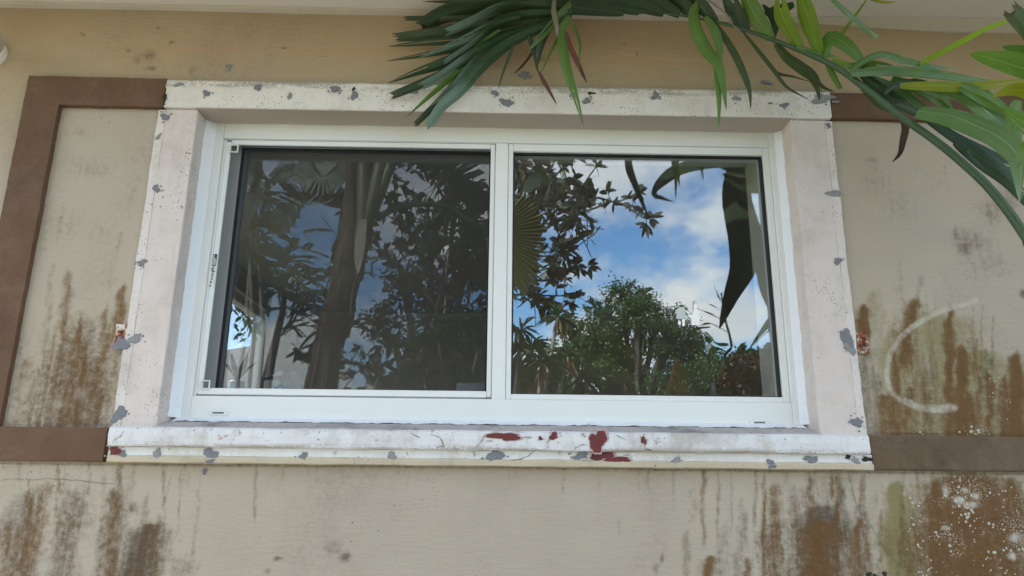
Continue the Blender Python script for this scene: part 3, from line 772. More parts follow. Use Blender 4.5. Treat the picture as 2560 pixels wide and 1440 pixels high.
# rusty shutter brackets
def rust_material(seed):
    t = NT('rusting_white_plate')
    n = t.n('TexNoise', {'Scale': 55.0, 'Detail': 5.0, 'Roughness': .65})
    t.set(n.inputs['Vector'], t.n('Mapping', {'Vector': t.n('TexCoord').outputs['Object'], 'Location': (seed, 0, 0)}).outputs[0])
    c = t.mix(t.ramp(n.outputs['Fac'], .40, .52), (.62, .60, .55), (.28, .075, .012))
    c = t.mix(t.ramp(n.outputs['Fac'], .53, .62), c, (.045, .008, .006))
    return t.done(t.bsdf(c, .7, t.bump(n.outputs['Fac'], .6, .003)))
for i, (px, py, w, h, lab) in enumerate([(304, 834, 16, 24, 'small rusted steel plate beside left side trim'), (2156, 858, 15, 27, 'small rust-run white steel plate beside right side trim')]):
    c = P(px, py, -.004); k = D/F
    root = tag(empty('shutter_bracket', (c.x, 0, c.z)), lab, 'bracket', 'shutter brackets on the wall')
    b = MB(); b.box(-w*k, w*k, -.009, .004, -h*k, h*k, .002); b.build('plate', rust_material(i*3.3+1), root)
    b = MB(); b.tube([(0, -.004, -h*k*.55), (0, -.014, -h*k*.55)], [.007, .006], 10); b.build('screw_head', M['putty'], root)
patch('putty_patch', 303, 862, 16, 17, -.0135, M['putty'], pl[0], 777)

# ------------------------------------------------------------------ the window
win = empty('sliding_window', (0, .10, OZ0))
tag(win, 'white two-pane sliding window set in the stucco wall', 'window')
def ubox(name, x0, x1, y0, y1, z0, z1, mat, parent, bev=.0015):
    o = box(name, x0, x1, y0, y1, z0, z1, mat, None, bev)
    under(parent, o)
    return o
def umb(b, name, mat, parent, smooth=False):
    o = b.build(name, mat, None, smooth); under(parent, o); return o
YF = .09
fx0, fx1, fz0, fz1 = wx(-.996, YF), wx(.948, YF), wz(.196, YF), wz(1.207, YF)
ix0, ix1, iz0, iz1 = wx(-.968, YF), wx(.928, YF), wz(.2645, YF), wz(1.152, YF)
# main frame: two jambs, head, sill, each a piece butted to the next
b = MB()
b.box(fx0, ix0, YF, .20, fz0, fz1, .0015); b.box(ix1, fx1, YF, .20, fz0, fz1, .0015)
b.box(ix0+.0005, ix1-.0005, YF+.001, .20, iz1, fz1, .0015); b.box(ix0+.0005, ix1-.0005, YF+.001, .20, fz0, iz0, .0015)
frame = umb(b, 'outer_frame', M['white'], win)
# jamb lines on the left (tracks)
ubox('track', ix0+.0005, wx(-.957, .10), .102, .20, iz0+.0005, iz1-.0005, M['white'], frame)
# mullion with a joint
ubox('mullion', wx(-.0265, .094), wx(.0165, .094), .094, .20, iz0-.006, iz1-.001, M['white'], win)
# fixed light on the right
fix = empty('fixed_sash'); fix.parent = win; fix.location = (0, 0, 0)
def fbox(name, *a, **k):
    o = box(name, *a, **k); under(fix, o); return o
YB = .099
bx0, bx1, bz0, bz1 = wx(.0165, .094)+.0008, ix1-.0008, iz0+.0008, iz1-.0008
gx0, gx1, gz0, gz1 = wx(.034, YB), wx(.9025, YB), wz(.2815, YB), wz(1.120, YB)
fbox('glazing_bead', bx0, gx0, YB, .17, bz0, bz1, M['white'], bev=.0015)
fbox('glazing_bead', gx1, bx1, YB, .17, bz0, bz1, M['white'], bev=.0015)
fbox('glazing_bead', gx0+.0005, gx1-.0005, YB+.001, .17, gz1, bz1, M['white'], bev=.0015)
fbox('glazing_bead', gx0+.0005, gx1-.0005, YB+.001, .17, bz0, gz0, M['white'], bev=.0015)
b = MB(); g = .006
b.box(gx0+.0006, gx0+g, .112, .128, gz0+.0006, gz1-.0006); b.box(gx1-g*1.5, gx1-.0006, .112, .128, gz0+.0006, gz1-.0006)
b.box(gx0+g, gx1-g*1.5, .112, .128, gz1-g, gz1-.0006); b.box(gx0+g, gx1-g*1.5, .112, .128, gz0+.0006, gz0+g*.6)
o = b.build('gasket', M['gasket']); under(fix, o)
fbox('glass_pane', gx0+.002, gx1-.002, .130, .136, gz0+.001, gz1-.001, M['glass'])
# sliding light on the left, deeper in the track
sas = empty('sliding_sash'); sas.parent = win; sas.location = (0, 0, 0)
def sbox(name, *a, **k):
    o = box(name, *a, **k); under(sas, o); return o
YS2 = .150
sx0, sx1, sz0, sz1 = ix0+.004, wx(-.02, YS2), iz0+.006, iz1-.004
ex0 = wx(-.9005, YS2); ex1 = wx(-.030, YS2)-.012; ez0 = wz(.268, YS2); ez1 = wz(1.118, YS2)
sbox('stile', sx0, ex0, YS2, .19, sz0, sz1, M['white'], bev=.002)
sbox('stile', ex1, sx1, YS2, .19, sz0, sz1, M['white'], bev=.002)
sbox('rail', ex0+.0005, ex1-.0005, YS2+.001, .19, ez1, sz1, M['white'], bev=.002)
sbox('rail', ex0+.0005, ex1-.0005, YS2+.001, .19, sz0, ez0, M['white'], bev=.002)
b = MB()
b.box(ex0+.0006, ex0+.010, YS2+.004, YS2+.02, ez0+.0006, ez1-.0006); b.box(ex1-.007, ex1-.0006, YS2+.004, YS2+.02, ez0+.0006, ez1-.0006)
b.box(ex0+.010, ex1-.007, YS2+.004, YS2+.02, ez1-.010, ez1-.0006); b.box(ex0+.010, ex1-.007, YS2+.004, YS2+.02, ez0+.0006, ez0+.006)
o = b.build('gasket', M['gasket']); under(sas, o)
b = MB(); b.box(ex0+.0105, ex0+.021, YS2+.006, YS2+.0195, ez0+.0065, ez1-.0105)
o = b.build('spacer_bar', M['spacer']); under(sas, o)
sbox('glass_pane', ex0+.002, ex1-.002, YS2+.022, YS2+.028, ez0+.001, ez1-.001, M['glass'])
# insect screen in front of it
YC = .104
scr = empty('insect_screen'); scr.parent = win; scr.location = (0, 0, 0)
def cbox(name, *a, **k):
    o = box(name, *a, **k); under(scr, o); return o
cx0, cx1 = wx(-.9555, YC), wx(-.0275, .094)-.001
cz0, cz1 = wz(.2665, YC)+.004, wz(1.1445, YC)
kx0, kx1, kz0, kz1 = wx(-.9385, YC), wx(-.0435, YC), wz(.289, YC), wz(1.1275, YC)
cbox('screen_rail', cx0, kx0, YC+.001, YC+.014, cz0, cz1-.006, M['white2'], bev=.002)
cbox('screen_rail', kx1, cx1, YC+.001, YC+.014, cz0, cz1, M['white2'], bev=.002)
cbox('screen_rail', kx0+.0004, kx1-.0004, YC, YC+.013, kz1, cz1, M['white2'], bev=.002)
cbox('screen_rail', cx0+.004, kx1-.0004, YC-.001, YC+.012, cz0-.002, kz0, M['white2'], bev=.002)
o = mesh('screen_mesh', [(kx0-.003, YC+.008, kz0-.003), (kx1+.003, YC+.008, kz0-.003), (kx1+.003, YC+.008, kz1+.003), (kx0-.003, YC+.008, kz1+.003)], [(0, 1, 2, 3)], M['mesh'])
under(scr, o)
for (px, py) in ((585, 371), (513, 962)):                 # square pull loops at the corners
    c = P(px, py, YC-.006); s = .0155; h = .0042; b = MB()
    sh = .003
    for (x0, x1, z0, z1) in ((-s, -s+h, -s, s), (s-h, s, -s, s), (-s+h, s-h, -s, -s+h), (-s+h, s-h, s-h, s)):
        b.box(c.x+x0, c.x+x1, YC-.008, YC-.0022, c.z+z0, c.z+z1, .001)
    o = b.build('pull_loop', M['paper']); under(scr, o)
# weep hole covers
for (px, py) in ((545, 1032), (1899, 1056)):
    c = P(px, py, YF-.003); w = .031; b = MB()
    b.box(c.x-w, c.x+w, YF-.004, YF-.0003, c.z-.0070, c.z-.0030, .001); b.box(c.x-w, c.x+w, YF-.004, YF-.0003, c.z+.0025, c.z+.0062, .001)
    b.box(c.x-w, c.x-w+.012, YF-.004, YF-.0003, c.z-.0030, c.z+.0025); b.box(c.x+w-.012, c.x+w, YF-.004, YF-.0003, c.z-.0030, c.z+.0025)
    o = umb(b, 'weep_cover', M['white2'], win)
    ubox('weep_slot', c.x-w+.0125, c.x+w-.0125, YF-.0012, YF-.0004, c.z-.0028, c.z+.0023, M['spacer'], o, 0)
# sealant round the frame
def seal_strip(name, horizontal, a0, a1, e_in, e_out, y_in, y_out, wv, seed):
    n = 220 if horizontal else 130; V = []; Fc = []
    for i in range(n+1):
        s = a0+(a1-a0)*i/n
        o_ = e_out + wob(s*2.3, seed, wv) + wob(s*9.1, seed+4, wv*.5)
        mid = e_in*.45 + o_*.55
        for e, y in ((e_in, y_in), (mid, y_in*.6+y_out*.4-.003), (o_, y_out), (o_, y_out+.02), (e_in, y_in+.02)):
            V.append((s, y, e) if horizontal else (e, y, s))
    for i in range(n):
        for j in range(5): Fc.append((i*5+j, (i+1)*5+j, (i+1)*5+(j+1) % 5, i*5+(j+1) % 5))
    Fc += [tuple(range(5)), tuple(n*5+j for j in range(4, -1, -1))]
    b = MB(); b.add(V, Fc); return umb(b, name, M['caulk'], win)
seal_strip('sealant_bead', False, fz0-.001, fz1+.006, fx0+.001, -1.0655, YF-.001, .056, .0036, 1)
seal_strip('sealant_bead', False, fz0-.001, fz1+.006, fx1-.001, 1.0075, YF-.001, .062, .0032, 2)
seal_strip('sealant_bead', True, wx(-1.018, .06), wx(.966, .06), fz0+.002, wz(.1850, .055), YF-.001, .050, .0026, 3)
cream = plain('aged_cream_sealant', (.60, .54, .43), .6, .06, 30, bump=.3)
o = seal_strip('sealant_bead', True, wx(-1.018, .07), wx(.966, .07), fz1-.001, fz1+.012, YF-.001, .070, .0012, 5)
o.data.materials.clear(); o.data.materials.append(cream)
# warning label on the left jamb, written up the frame
lab = empty('warning_label'); lab.parent = win; lab.location = (0, 0, 0)
def lpart(o): under(lab, o); return o
LP0 = P(524, 715, YC-.0012); LP1 = P(536, 640, YC-.0012)
ly = YC-.0008
lx = wx(-.9475, YC); lw = .0078
lz0, lz1 = LP0.z-.006, P(534, 634, ly).z
lpart(box('label_paper', lx-lw, lx+lw, ly, ly+.001, lz0, lz1, M['paper']))
def text(s, size, x, z, mat, rot=math.pi/2):
    cu = bpy.data.curves.new('text', 'FONT'); cu.body = s; cu.size = size; cu.extrude = .0002; cu.align_x = 'LEFT'
    o = bpy.data.objects.new('text', cu); COL.objects.link(o)
    dg = bpy.context.evaluated_depsgraph_get()
    me = bpy.data.meshes.new_from_object(o.evaluated_get(dg)); bpy.data.objects.remove(o)
    me.materials.append(mat); me.name = 'lettering'
    r = bpy.data.objects.new('lettering', me); COL.objects.link(r)
    r.matrix_world = Matrix.Translation((x, ly-.0007, z)) @ Matrix.Rotation(math.pi/2, 4, 'X') @ Matrix.Rotation(rot, 4, 'Z')
    return r
LH = lz1-lz0
def lput(o):
    mw = o.matrix_world.copy(); under(lab, o); o.matrix_basis = mw
lput(text('WARNING', .0105, lx+.0025, lz0+LH*.215, M['print']))
b = MB(); b.add([(lx-.006, ly-.0005, lz0+LH*.12), (lx-.006, ly-.0005, lz0+LH*.20), (lx+.001, ly-.0005, lz0+LH*.16)], [(0, 1, 2)]); lpart(b.build('warning_triangle', M['print']))
b = MB(); b.add([(lx-.009, ly-.0005, lz0+LH*.03), (lx-.009, ly-.0005, lz0+LH*.07), (lx-.001, ly-.0005, lz0+LH*.09), (lx-.001, ly-.0005, lz0+LH*.05)], [(0, 1, 2, 3)]); lpart(b.build('hand_symbol', M['spacer']))
lpart(box('divider_bar', lx-.0068, lx+.0068, ly-.0006, ly+.0002, lz0+LH*.475, lz0+LH*.495, M['print']))
b = MB(); b.add([(lx-.008, ly-.0005, lz0+LH*.52), (lx-.008, ly-.0005, lz0+LH*.58), (lx+.001, ly-.0005, lz0+LH*.55)], [(0, 1, 2)]); lpart(b.build('warning_triangle', M['spacer']))
lpart(box('black_text_block', lx-.0072, lx+.0070, ly-.0006, ly+.0002, lz0+LH*.64, lz0+LH*.985, M['print']))
b = MB()
for k in range(4):
    xk = lx-.0055+k*.0030
    b.box(xk, xk+.0016, ly-.0012, ly-.0007, lz0+LH*(.66), lz0+LH*(.86+.1*(k < 2)))
lpart(b.build('small_print_lines', M['paper']))
# label stuck inside the left pane
ca, cb = P(1141, 957, YS2+.031), P(1216, 981, YS2+.031)
o = box('pane_label', ca.x, cb.x, YS2+.0305, YS2+.0312, cb.z-.01, ca.z, plain('pane_label_paper', (.75, .72, .70), .6, .05, 20)); under(sas, o)

# ------------------------------------------------------------------ cut-out decal hanging inside the right pane
YD = .1265
M['decal'] = plain('white_card', (.96, .96, .95), .6, .03, 20)
M['decal_clear'] = plain('frosted_card', (.55, .60, .60), .6, .05, 20)
dec = empty('window_ornament', P(1715, 800, YD))
tag(dec, 'white cut-out cat and skirted figure stuck on the right pane', 'ornament')
def dshape(name, polys, mat, yo=0.0):
    b = MB()
    for pts in polys:
        q = [P(1680+x/12.0, 720+y/12.0, YD) for x, y in pts]; n = len(q)
        V = [(p.x, YD+yo, p.z) for p in q]+[(p.x, YD+yo+.002, p.z) for p in q]
        b.add(V, [tuple(range(n)), tuple(range(2*n-1, n-1, -1))]+[(i, (i+1) % n, n+(i+1) % n, n+i) for i in range(n)])
    o = b.build(name, mat); under(dec, o); return o
dshape('cat_body', [[(620, 700), (650, 660), (650, 480), (735, 480), (745, 665), (815, 672), (795, 790), (820, 850), (830, 900), (820, 1110), (790, 1130), (700, 1110), (700, 950), (688, 1115), (590, 1115), (580, 900), (545, 895), (500, 860), (490, 790), (385, 670), (420, 660), (510, 740), (550, 830), (615, 790)]], M['decal'])
tail = [(825+0, 880)]
b = MB(); ring = []
for i in range(26):
    a = math.pi - i/25*2*math.pi*1.15; r_ = 62-22*(i/25)
    ring.append(P(1680+(888+r_*math.cos(a))/12, 720+(895-r_*math.sin(a))/12, YD+.001))
b.tube(ring, [.0030]*22+[.0026, .002, .0016, .001], 8)
o = b.build('curled_tail', M['decal']); under(dec, o)
dshape('skirt', [[(180, 600), (250, 580), (330, 560), (385, 610), (400, 700), (440, 900), (290, 930), (120, 920), (150, 760), (80, 790), (110, 690)]], M['decal_clear'])
dshape('legs', [[(185, 1000), (265, 1000), (265, 1100), (185, 1100)], [(300, 940), (385, 940), (385, 1130), (320, 1150)]], M['decal'])
dshape('hanger_tab', [[(650, 375), (735, 380), (735, 478), (650, 478)]], M['decal_clear'])

# ------------------------------------------------------------------ wall lamp at the left edge
c = P(-21, 108, -.13)
lampo = empty('wall_spotlight', (c.x, 0, c.z)); tag(lampo, 'round white spotlight on the wall at the far left edge', 'light')
b = MB(); b.tube([(-.07, -.13, .035), (-.02, -.13, .006), (.005, -.13, -.006), (.010, -.13, -.009)], [.036, .042, .044, .036], 24)
b.build('lamp_head', plain('aged_white_plastic', (.50, .45, .38), .5, .1, 12), lampo, True)
b = MB(); b.tube([(-.022, -.13, .010), (-.006, -.13, .000)], [.0455, .0465], 24); b.build('rim', M['paper'], lampo, True)
b = MB(); b.tube([(-.07, -.13, .03), (-.09, -.06, .04), (-.09, .0, .04)], [.014, .014, .014], 12); b.build('arm', M['white'], lampo, True)
b = MB(); b.tube([(-.09, -.02, .04), (-.09, .004, .04)], [.05, .052], 24); b.build('base_plate', M['white'], lampo)

# ------------------------------------------------------------------ areca palm frond hanging over the window
palm = empty('areca_palm', (2.05, -.62, 0))
tag(palm, 'green palm whose long arching frond hangs across the top right of the window', 'palm')
def depth_at(px):
    return float(np.interp(px, [1000, 1400, 1700, 2000, 2300, 2560, 2700], [-.10, -.155, -.20, -.26, -.34, -.42, -.45]))
rp = [(2640, 720), (2560, 585), (2480, 478), (2400, 402), (2330, 346), (2250, 290), (2170, 226), (2090, 168), (2000, 126), (1900, 88), (1820, 62), (1700, 38), (1600, 28), (1500, 30), (1430, 36)]
pts = [P(x, y, depth_at(x)) for x, y in rp]
pts = [Vector((1.98, -.60, .55)), Vector((1.86, -.56, 1.05))] + pts
wid = [20, 19, 46*.42, 45*.42, 42*.42, 40*.42, 38*.42, 36*.42, 34*.42, 31*.42, 26*.42, 21*.42, 17*.42, 14*.42, 11*.42, 8*.42, 5*.42]
q = crom(pts, 90)
rad = []
for i in range(90):
    t_ = i/89*(len(pts)-1); k = min(int(t_), len(pts)-2); wpx = wid[k]+(wid[k+1]-wid[k])*(t_-k)
    rad.append(max(.0022, wpx*.00072))
b = MB(); b.tube(q, rad, 10); frond = b.build('frond_stalk', M['stalk'], None, True); under(palm, frond)
LEAFMESH = 0
def leaflet(parent, root, pts, w, mat, y0=None, y1=None, tilt=0.0, fold=.16, cut=False, base=.45, name='leaflet', mirror=False, n=20, peak=.45):
    """long folded leaflet: centre line through photo details, own depth at base and tip"""
    if y0 is None: y0 = depth_at(pts[0][0])
    fn = Q if mirror else P
    m_ = len(pts)
    cp = [fn(x, y, y0+(y1-y0)*i/(m_-1)) for i, (x, y) in enumerate(pts)]
    c = crom(cp, n)
    scale = ((2*GLASS-y0 if mirror else y0)+D)/F
    rr = random.Random(int(pts[0][0]*7+pts[-1][1]*13))
    ph0 = rr.uniform(0, 6); pl_ = [rr.uniform(-.05, .06) for _ in range(9)]; gold = rr.random()
    V = []; UV = []; Fc = []
    for i, p in enumerate(c):
        v = i/(n-1)
        tg = (c[min(i+1, n-1)]-c[max(i-1, 0)]).normalized()
        view = (p-Vector((0, -D, CZ))).normalized() if not mirror else Vector((0, 1, .2)).normalized()
        s = tg.cross(view)
        if s.length < 1e-4: s = tg.cross(Vector((0, 0, 1)))
        s.normalize(); nn = s.cross(tg).normalized()
        a = tilt + .25*math.sin(v*3+rr.random()*.2)
        s2 = s*math.cos(a)+nn*math.sin(a); n2 = -s*math.sin(a)+nn*math.cos(a)
        if v < peak: pr = base+(1-base)*math.sin(v/peak*math.pi/2)
        elif cut: pr = 1-.35*((v-peak)/(1-peak))**1.5
        else: pr = max(.02, 1-((v-peak)/(1-peak))**1.7)
        hw = w*.5*scale*pr
        for j in range(9):
            u = j/4-1
            jag = tg*(w*scale*rr.uniform(-.45, .30)) if (cut and i == n-1) else Vector((0, 0, 0))
            pleat = pl_[j]*hw
            V.append(p+s2*(hw*u)+n2*(fold*hw*abs(u)+pleat+hw*.07*math.sin(v*9+u*3+ph0))+jag); UV.append((u*.5+.5, v))
    for i in range(n-1):
        for j in range(8): Fc.append((i*9+j, i*9+j+1, (i+1)*9+j+1, (i+1)*9+j))
    if not cut and not mirror and w > 26 and rr.random() < .5:          # a split running in from the tip
        k0 = int(n*rr.uniform(.5, .75)); jj_ = rr.choice((2, 3, 5, 6)); Fc = [f for f in Fc if not (f[0]//9 >= k0 and f[0] % 9 == jj_)]
    o = mesh(name, V, Fc, mat, None, True, UV)
    under(parent, o)
    return o
L = [  # centre line, width px, material, depth base, depth tip, tilt, cut tip
    ([(1420, 20), (1320, 2), (1200, 5), (1055, 4)], 18, 'ld', None, -.16, 0, 0),
    ([(1430, 30), (1300, 18), (1170, 22), (1100, 42), (1050, 73)], 62, 'ld', None, -.12, .2, 1),
    ([(1400, 34), (1290, 42), (1150, 46), (1010, 46)], 20, 'ld', None, -.10, 0, 1),
    ([(1410, 40), (1300, 60), (1150, 74), (1065, 86), (988, 94)], 38, 'ld', None, -.10, 0, 1),
    ([(1400, 42), (1310, 72), (1180, 96), (1060, 107), (970, 116)], 28, 'ld', None, -.09, 0, 0),
    ([(1400, 44), (1300, 84), (1180, 112), (1080, 134), (964, 153)], 27, 'ld', None, -.09, 0, 0),
    ([(1400, 45), (1250, 90), (1130, 150), (1050, 178), (968, 208)], 34, 'ld', None, -.08, 0, 0),
    ([(1400, 45), (1240, 110), (1110, 185), (1040, 215), (974, 242)], 30, 'ld', None, -.09, 0, 1),
    ([(1430, 12), (1330, 14), (1250, 22), (1185, 52), (1117, 82)], 40, 'lgl', -.38, -.28, .5, 1),
    ([(1430, 30), (1310, 38), (1230, 66), (1150, 104), (1045, 146)], 38, 'lgl', -.40, -.26, .45, 0),
    ([(1300, 42), (1240, 62), (1190, 104), (1108, 158)], 24, 'lgl', -.40, -.24, .5, 1),
    ([(1250, 75), (1200, 110), (1155, 158)], 12, 'll', -.38, -.26, .4, 0),
    ([(1420, 45), (1290, 88), (1190, 135), (1110, 186), (1050, 218)], 38, 'lgl', -.39, -.20, .5, 1),
    ([(1410, 50), (1290, 85), (1200, 145), (1130, 220), (1072, 268)], 30, 'lgl', -.36, -.17, .3, 0),
    ([(1400, 55), (1290, 100), (1210, 160), (1150, 228), (1105, 268), (1072, 317)], 42, 'lgl', -.37, -.19, .35, 1),
    ([(1260, 90), (1170, 160), (1100, 218), (1013, 295)], 19, 'lg', -.28, -.14, 0, 0),
    ([(1270, 95), (1190, 150), (1120, 230), (1037, 313)], 23, 'ld', -.27, -.13, 0, 1),
    ([(1310, 60), (1285, 110), (1258, 180), (1245, 225)], 9, 'ld', -.34, -.24, 0, 0),
    ([(1380, 55), (1345, 110), (1310, 160), (1284, 184)], 9, 'lb', -.34, -.24, 0, 0),
    ([(1345, 45), (1325, 85), (1334, 130), (1348, 190)], 15, 'ld', -.36, -.28, 0, 0),
    ([(1346, 178), (1358, 200), (1372, 225), (1393, 263)], 12, 'lr', -.28, -.25, 0, 0),
    ([(1405, 40), (1366, 82), (1347, 130), (1341, 176)], 27, 'ld', -.36, -.28, .2, 0),
    ([(1470, -30), (1420, 25), (1370, 75), (1322, 125)], 40, 'll', -.44, -.34, .55, 0),
    ([(1388, -8), (1385, 25), (1392, 60), (1393, 90)], 18, 'lt', -.46, -.44, .3, 0),
    ([(1400, 85), (1378, 128), (1350, 188)], 10, 'lg', -.36, -.30, .2, 0),
    ([(1425, 40), (1406, 72), (1408, 120), (1420, 180), (1440, 245), (1459, 315)], 32, 'lg', -.40, -.30, .15, 0),
    ([(1415, 80), (1428, 122), (1448, 165), (1467, 208)], 17, 'lr', -.37, -.29, 0, 0),
    ([(1428, 52), (1443, 85), (1450, 115), (1446, 178)], 11, 'lg', -.38, -.32, .3, 0),
    ([(1560, 32), (1470, 22), (1380, 14), (1290, 6)], 44, 'ld', -.40, -.42, .1, 0),
    ([(1480, 30), (1420, 12), (1350, -8), (1250, -30)], 46, 'ld', -.36, -.40, .3, 0),
    ([(1600, 30), (1530, 12), (1450, -2), (1380, -30)], 46, 'ld', -.42, -.46, .2, 0),
    ([(1660, 34), (1600, 14), (1540, -6), (1470, -40)], 46, 'ld', -.44, -.50, .2, 0),
    ([(1700, 38), (1650, 12), (1600, -14), (1560, -45)], 44, 'ld', -.45, -.52, .2, 0),
    ([(1745, 48), (1705, 12), (1670, -20), (1650, -60)], 46, 'ld', -.46, -.55, .2, 0),
    ([(1790, 56), (1755, 18), (1725, -20), (1710, -60)], 44, 'ld', -.48, -.58, .2, 0),
    ([(1620, 30), (1560, 24), (1500, 18), (1450, 8)], 22, 'ld', -.43, -.40, .1, 0),
    ([(1762, 0), (1736, 26), (1742, 75), (1768, 125), (1798, 165), (1808, 215), (1816, 276)], 40, 'lg', -.52, -.42, .2, 0),
    ([(1786, 140), (1792, 190), (1798, 250), (1796, 322)], 17, 'lg', -.44, -.38, 0, 0),
    ([(1762, 42), (1786, 75), (1798, 118), (1801, 165)], 26, 'lg', -.50, -.44, -.2, 0),
    ([(1780, 52), (1806, 85), (1840, 140), (1862, 190), (1874, 228), (1877, 274)], 22, 'lo', -.48, -.36, .1, 0),
    ([(1860, 82), (1892, 122), (1932, 172), (1968, 218), (2022, 248)], 12, 'lo', -.50, -.38, 0, 0),
    ([(1885, 112), (1920, 160), (1948, 184), (1985, 192), (2030, 206)], 8, 'lo', -.48, -.34, 0, 0),
    ([(1940, 108), (1966, 142), (2002, 168), (2032, 190), (2046, 222), (2049, 252)], 36, 'lo', -.54, -.42, .2, 0),
    ([(2020, 172), (2040, 200), (2062, 220), (2088, 230)], 11, 'lo', -.5, -.42, 0, 0),
    ([(1868, 78), (1842, 42), (1822, 0), (1800, -50)], 50, 'ld', -.52, -.62, .1, 0),
    ([(1928, 97), (1896, 52), (1868, 0), (1850, -50)], 52, 'lg', -.55, -.68, .2, 0),
    ([(1930, 100), (1938, 60), (1922, 30), (1905, 10)], 24, 'ld', -.54, -.50, 0, 0),
    ([(2000, 122), (1975, 78), (1955, 40), (1950, 0), (1962, -50)], 50, 'lyg', -.58, -.74, .25, 0),
    ([(2048, 132), (2030, 80), (2014, 30), (2004, -10), (1995, -50)], 52, 'lyg', -.61, -.78, .15, 0),
    ([(1985, 10), (1960, 22), (1930, 28), (1900, 40)], 30, 'ld', -.54, -.48, 0, 0),
    ([(2062, 140), (2066, 112), (2082, 92), (2122, 116), (2150, 146), (2172, 178)], 52, 'lg', -.62, -.66, .3, 0),
    ([(1992, 116), (2042, 133), (2098, 143)], 17, 'lg', -.6, -.62, .2, 0),
    ([(2064, 145), (2080, 182), (2102, 222)], 18, 'lg', -.63, -.56, .1, 1),
    ([(2095, 100), (2130, 50), (2175, -12)], 9, 'lyg', -.55, -.75, 0, 0),
    ([(2060, -22), (2120, 34), (2160, 70), (2193, 94)], 22, 'll', -.85, -.70, .3, 1),
    ([(2170, -4), (2205, 5), (2240, 5)], 9, 'ly', -.8, -.78, 0, 0),
    ([(2126, 182), (2158, 152), (2204, 134), (2262, 150), (2330, 166), (2392, 174)], 36, 'll', -.68, -.74, .6, 0),
    ([(2126, 184), (2200, 176), (2300, 180), (2400, 192), (2510, 208)], 52, 'll', -.70, -.86, .65, 0),
    ([(2212, 234), (2236, 212), (2290, 204), (2340, 210)], 24, 'ld', -.74, -.78, .2, 0),
    ([(2250, 214), (2330, 214), (2430, 215), (2510, 208), (2600, 196)], 38, 'ly', -.76, -.95, .3, 0),
    ([(2300, 160), (2320, 148), (2400, 106), (2480, 66), (2580, 34)], 17, 'lyg', -.72, -.98, .3, 0),
    ([(2150, 182), (2210, 230), (2262, 264), (2312, 296)], 42, 'ld', -.68, -.66, .1, 0),
    ([(2178, 192), (2250, 224), (2310, 268), (2376, 304)], 34, 'll', -.66, -.60, .5, 0),
    ([(2230, 196), (2320, 232), (2360, 254), (2386, 282)], 46, 'lg', -.70, -.60, .2, 0),
    ([(2280, 200), (2340, 222), (2400, 250)], 30, 'lg', -.70, -.62, .1, 0),
    ([(2330, 220), (2420, 244), (2480, 290), (2530, 334), (2570, 390)], 56, 'll', -.78, -.88, .4, 0),
    ([(2400, 214), (2470, 246), (2540, 296)], 50, 'lg', -.86, -.86, .2, 0),
    ([(2545, 250), (2536, 290), (2540, 330), (2552, 370)], 50, 'lg', -.95, -.9, .2, 0),
    ([(2294, 278), (2370, 288), (2440, 312), (2505, 345), (2546, 392), (2552, 440), (2549, 505)], 82, 'll', -.80, -.98, .55, 0),
    ([(2300, 284), (2390, 345), (2470, 385), (2550, 425), (2600, 470)], 40, 'ld', -.79, -.90, .2, 0),
    ([(2390, 352), (2450, 392), (2520, 446), (2590, 540)], 62, 'ld', -.82, -.92, .2, 0),
    ([(2418, 378), (2460, 412), (2500, 440)], 11, 'ly', -.83, -.85, .1, 0),
    ([(2150, 212), (2190, 250), (2222, 270), (2240, 284)], 30, 'lo', -.66, -.64, .1, 0),
    ([(2222, 264), (2250, 286), (2264, 316), (2258, 352), (2250, 384), (2230, 406)], 25, 'lb', -.65, -.60, .2, 0),
    ([(2240, 262), (2300, 282), (2340, 305), (2364, 338)], 26, 'ld', -.76, -.74, .1, 0),
    ([(2080, 150), (2140, 170), (2190, 200)], 26, 'lyg', -.62, -.62, .2, 0),
    ([(2110, 168), (2180, 160), (2240, 168)], 34, 'lg', -.64, -.62, .4, 0),
]
for pts_, w_, mt, y0, y1, tl, ct in L:
    w_ *= .88 if pts_[0][0] > 2050 and w_ > 20 and w_ < 80 else 1
    y1 = min(-.055, y1*.45) if y1 > -.97 else -.80
    leaflet(frond, palm, pts_, w_, M[mt], y0 and y0*.45, y1, tl, cut=bool(ct))
b = MB(); b.tube(crom([P(1770, 0, -.25), P(1800, 22, -.25), P(1822, 42, -.25), P(1835, 65, -.25), P(1858, 84, -.25)], 14), [.0035, .004, .0045, .003, .0035, .004, .003, .004, .003, .0025, .003, .003, .002, .001], 6)
o = b.build('dry_fibre', M['lt'], None, True); under(frond, o)
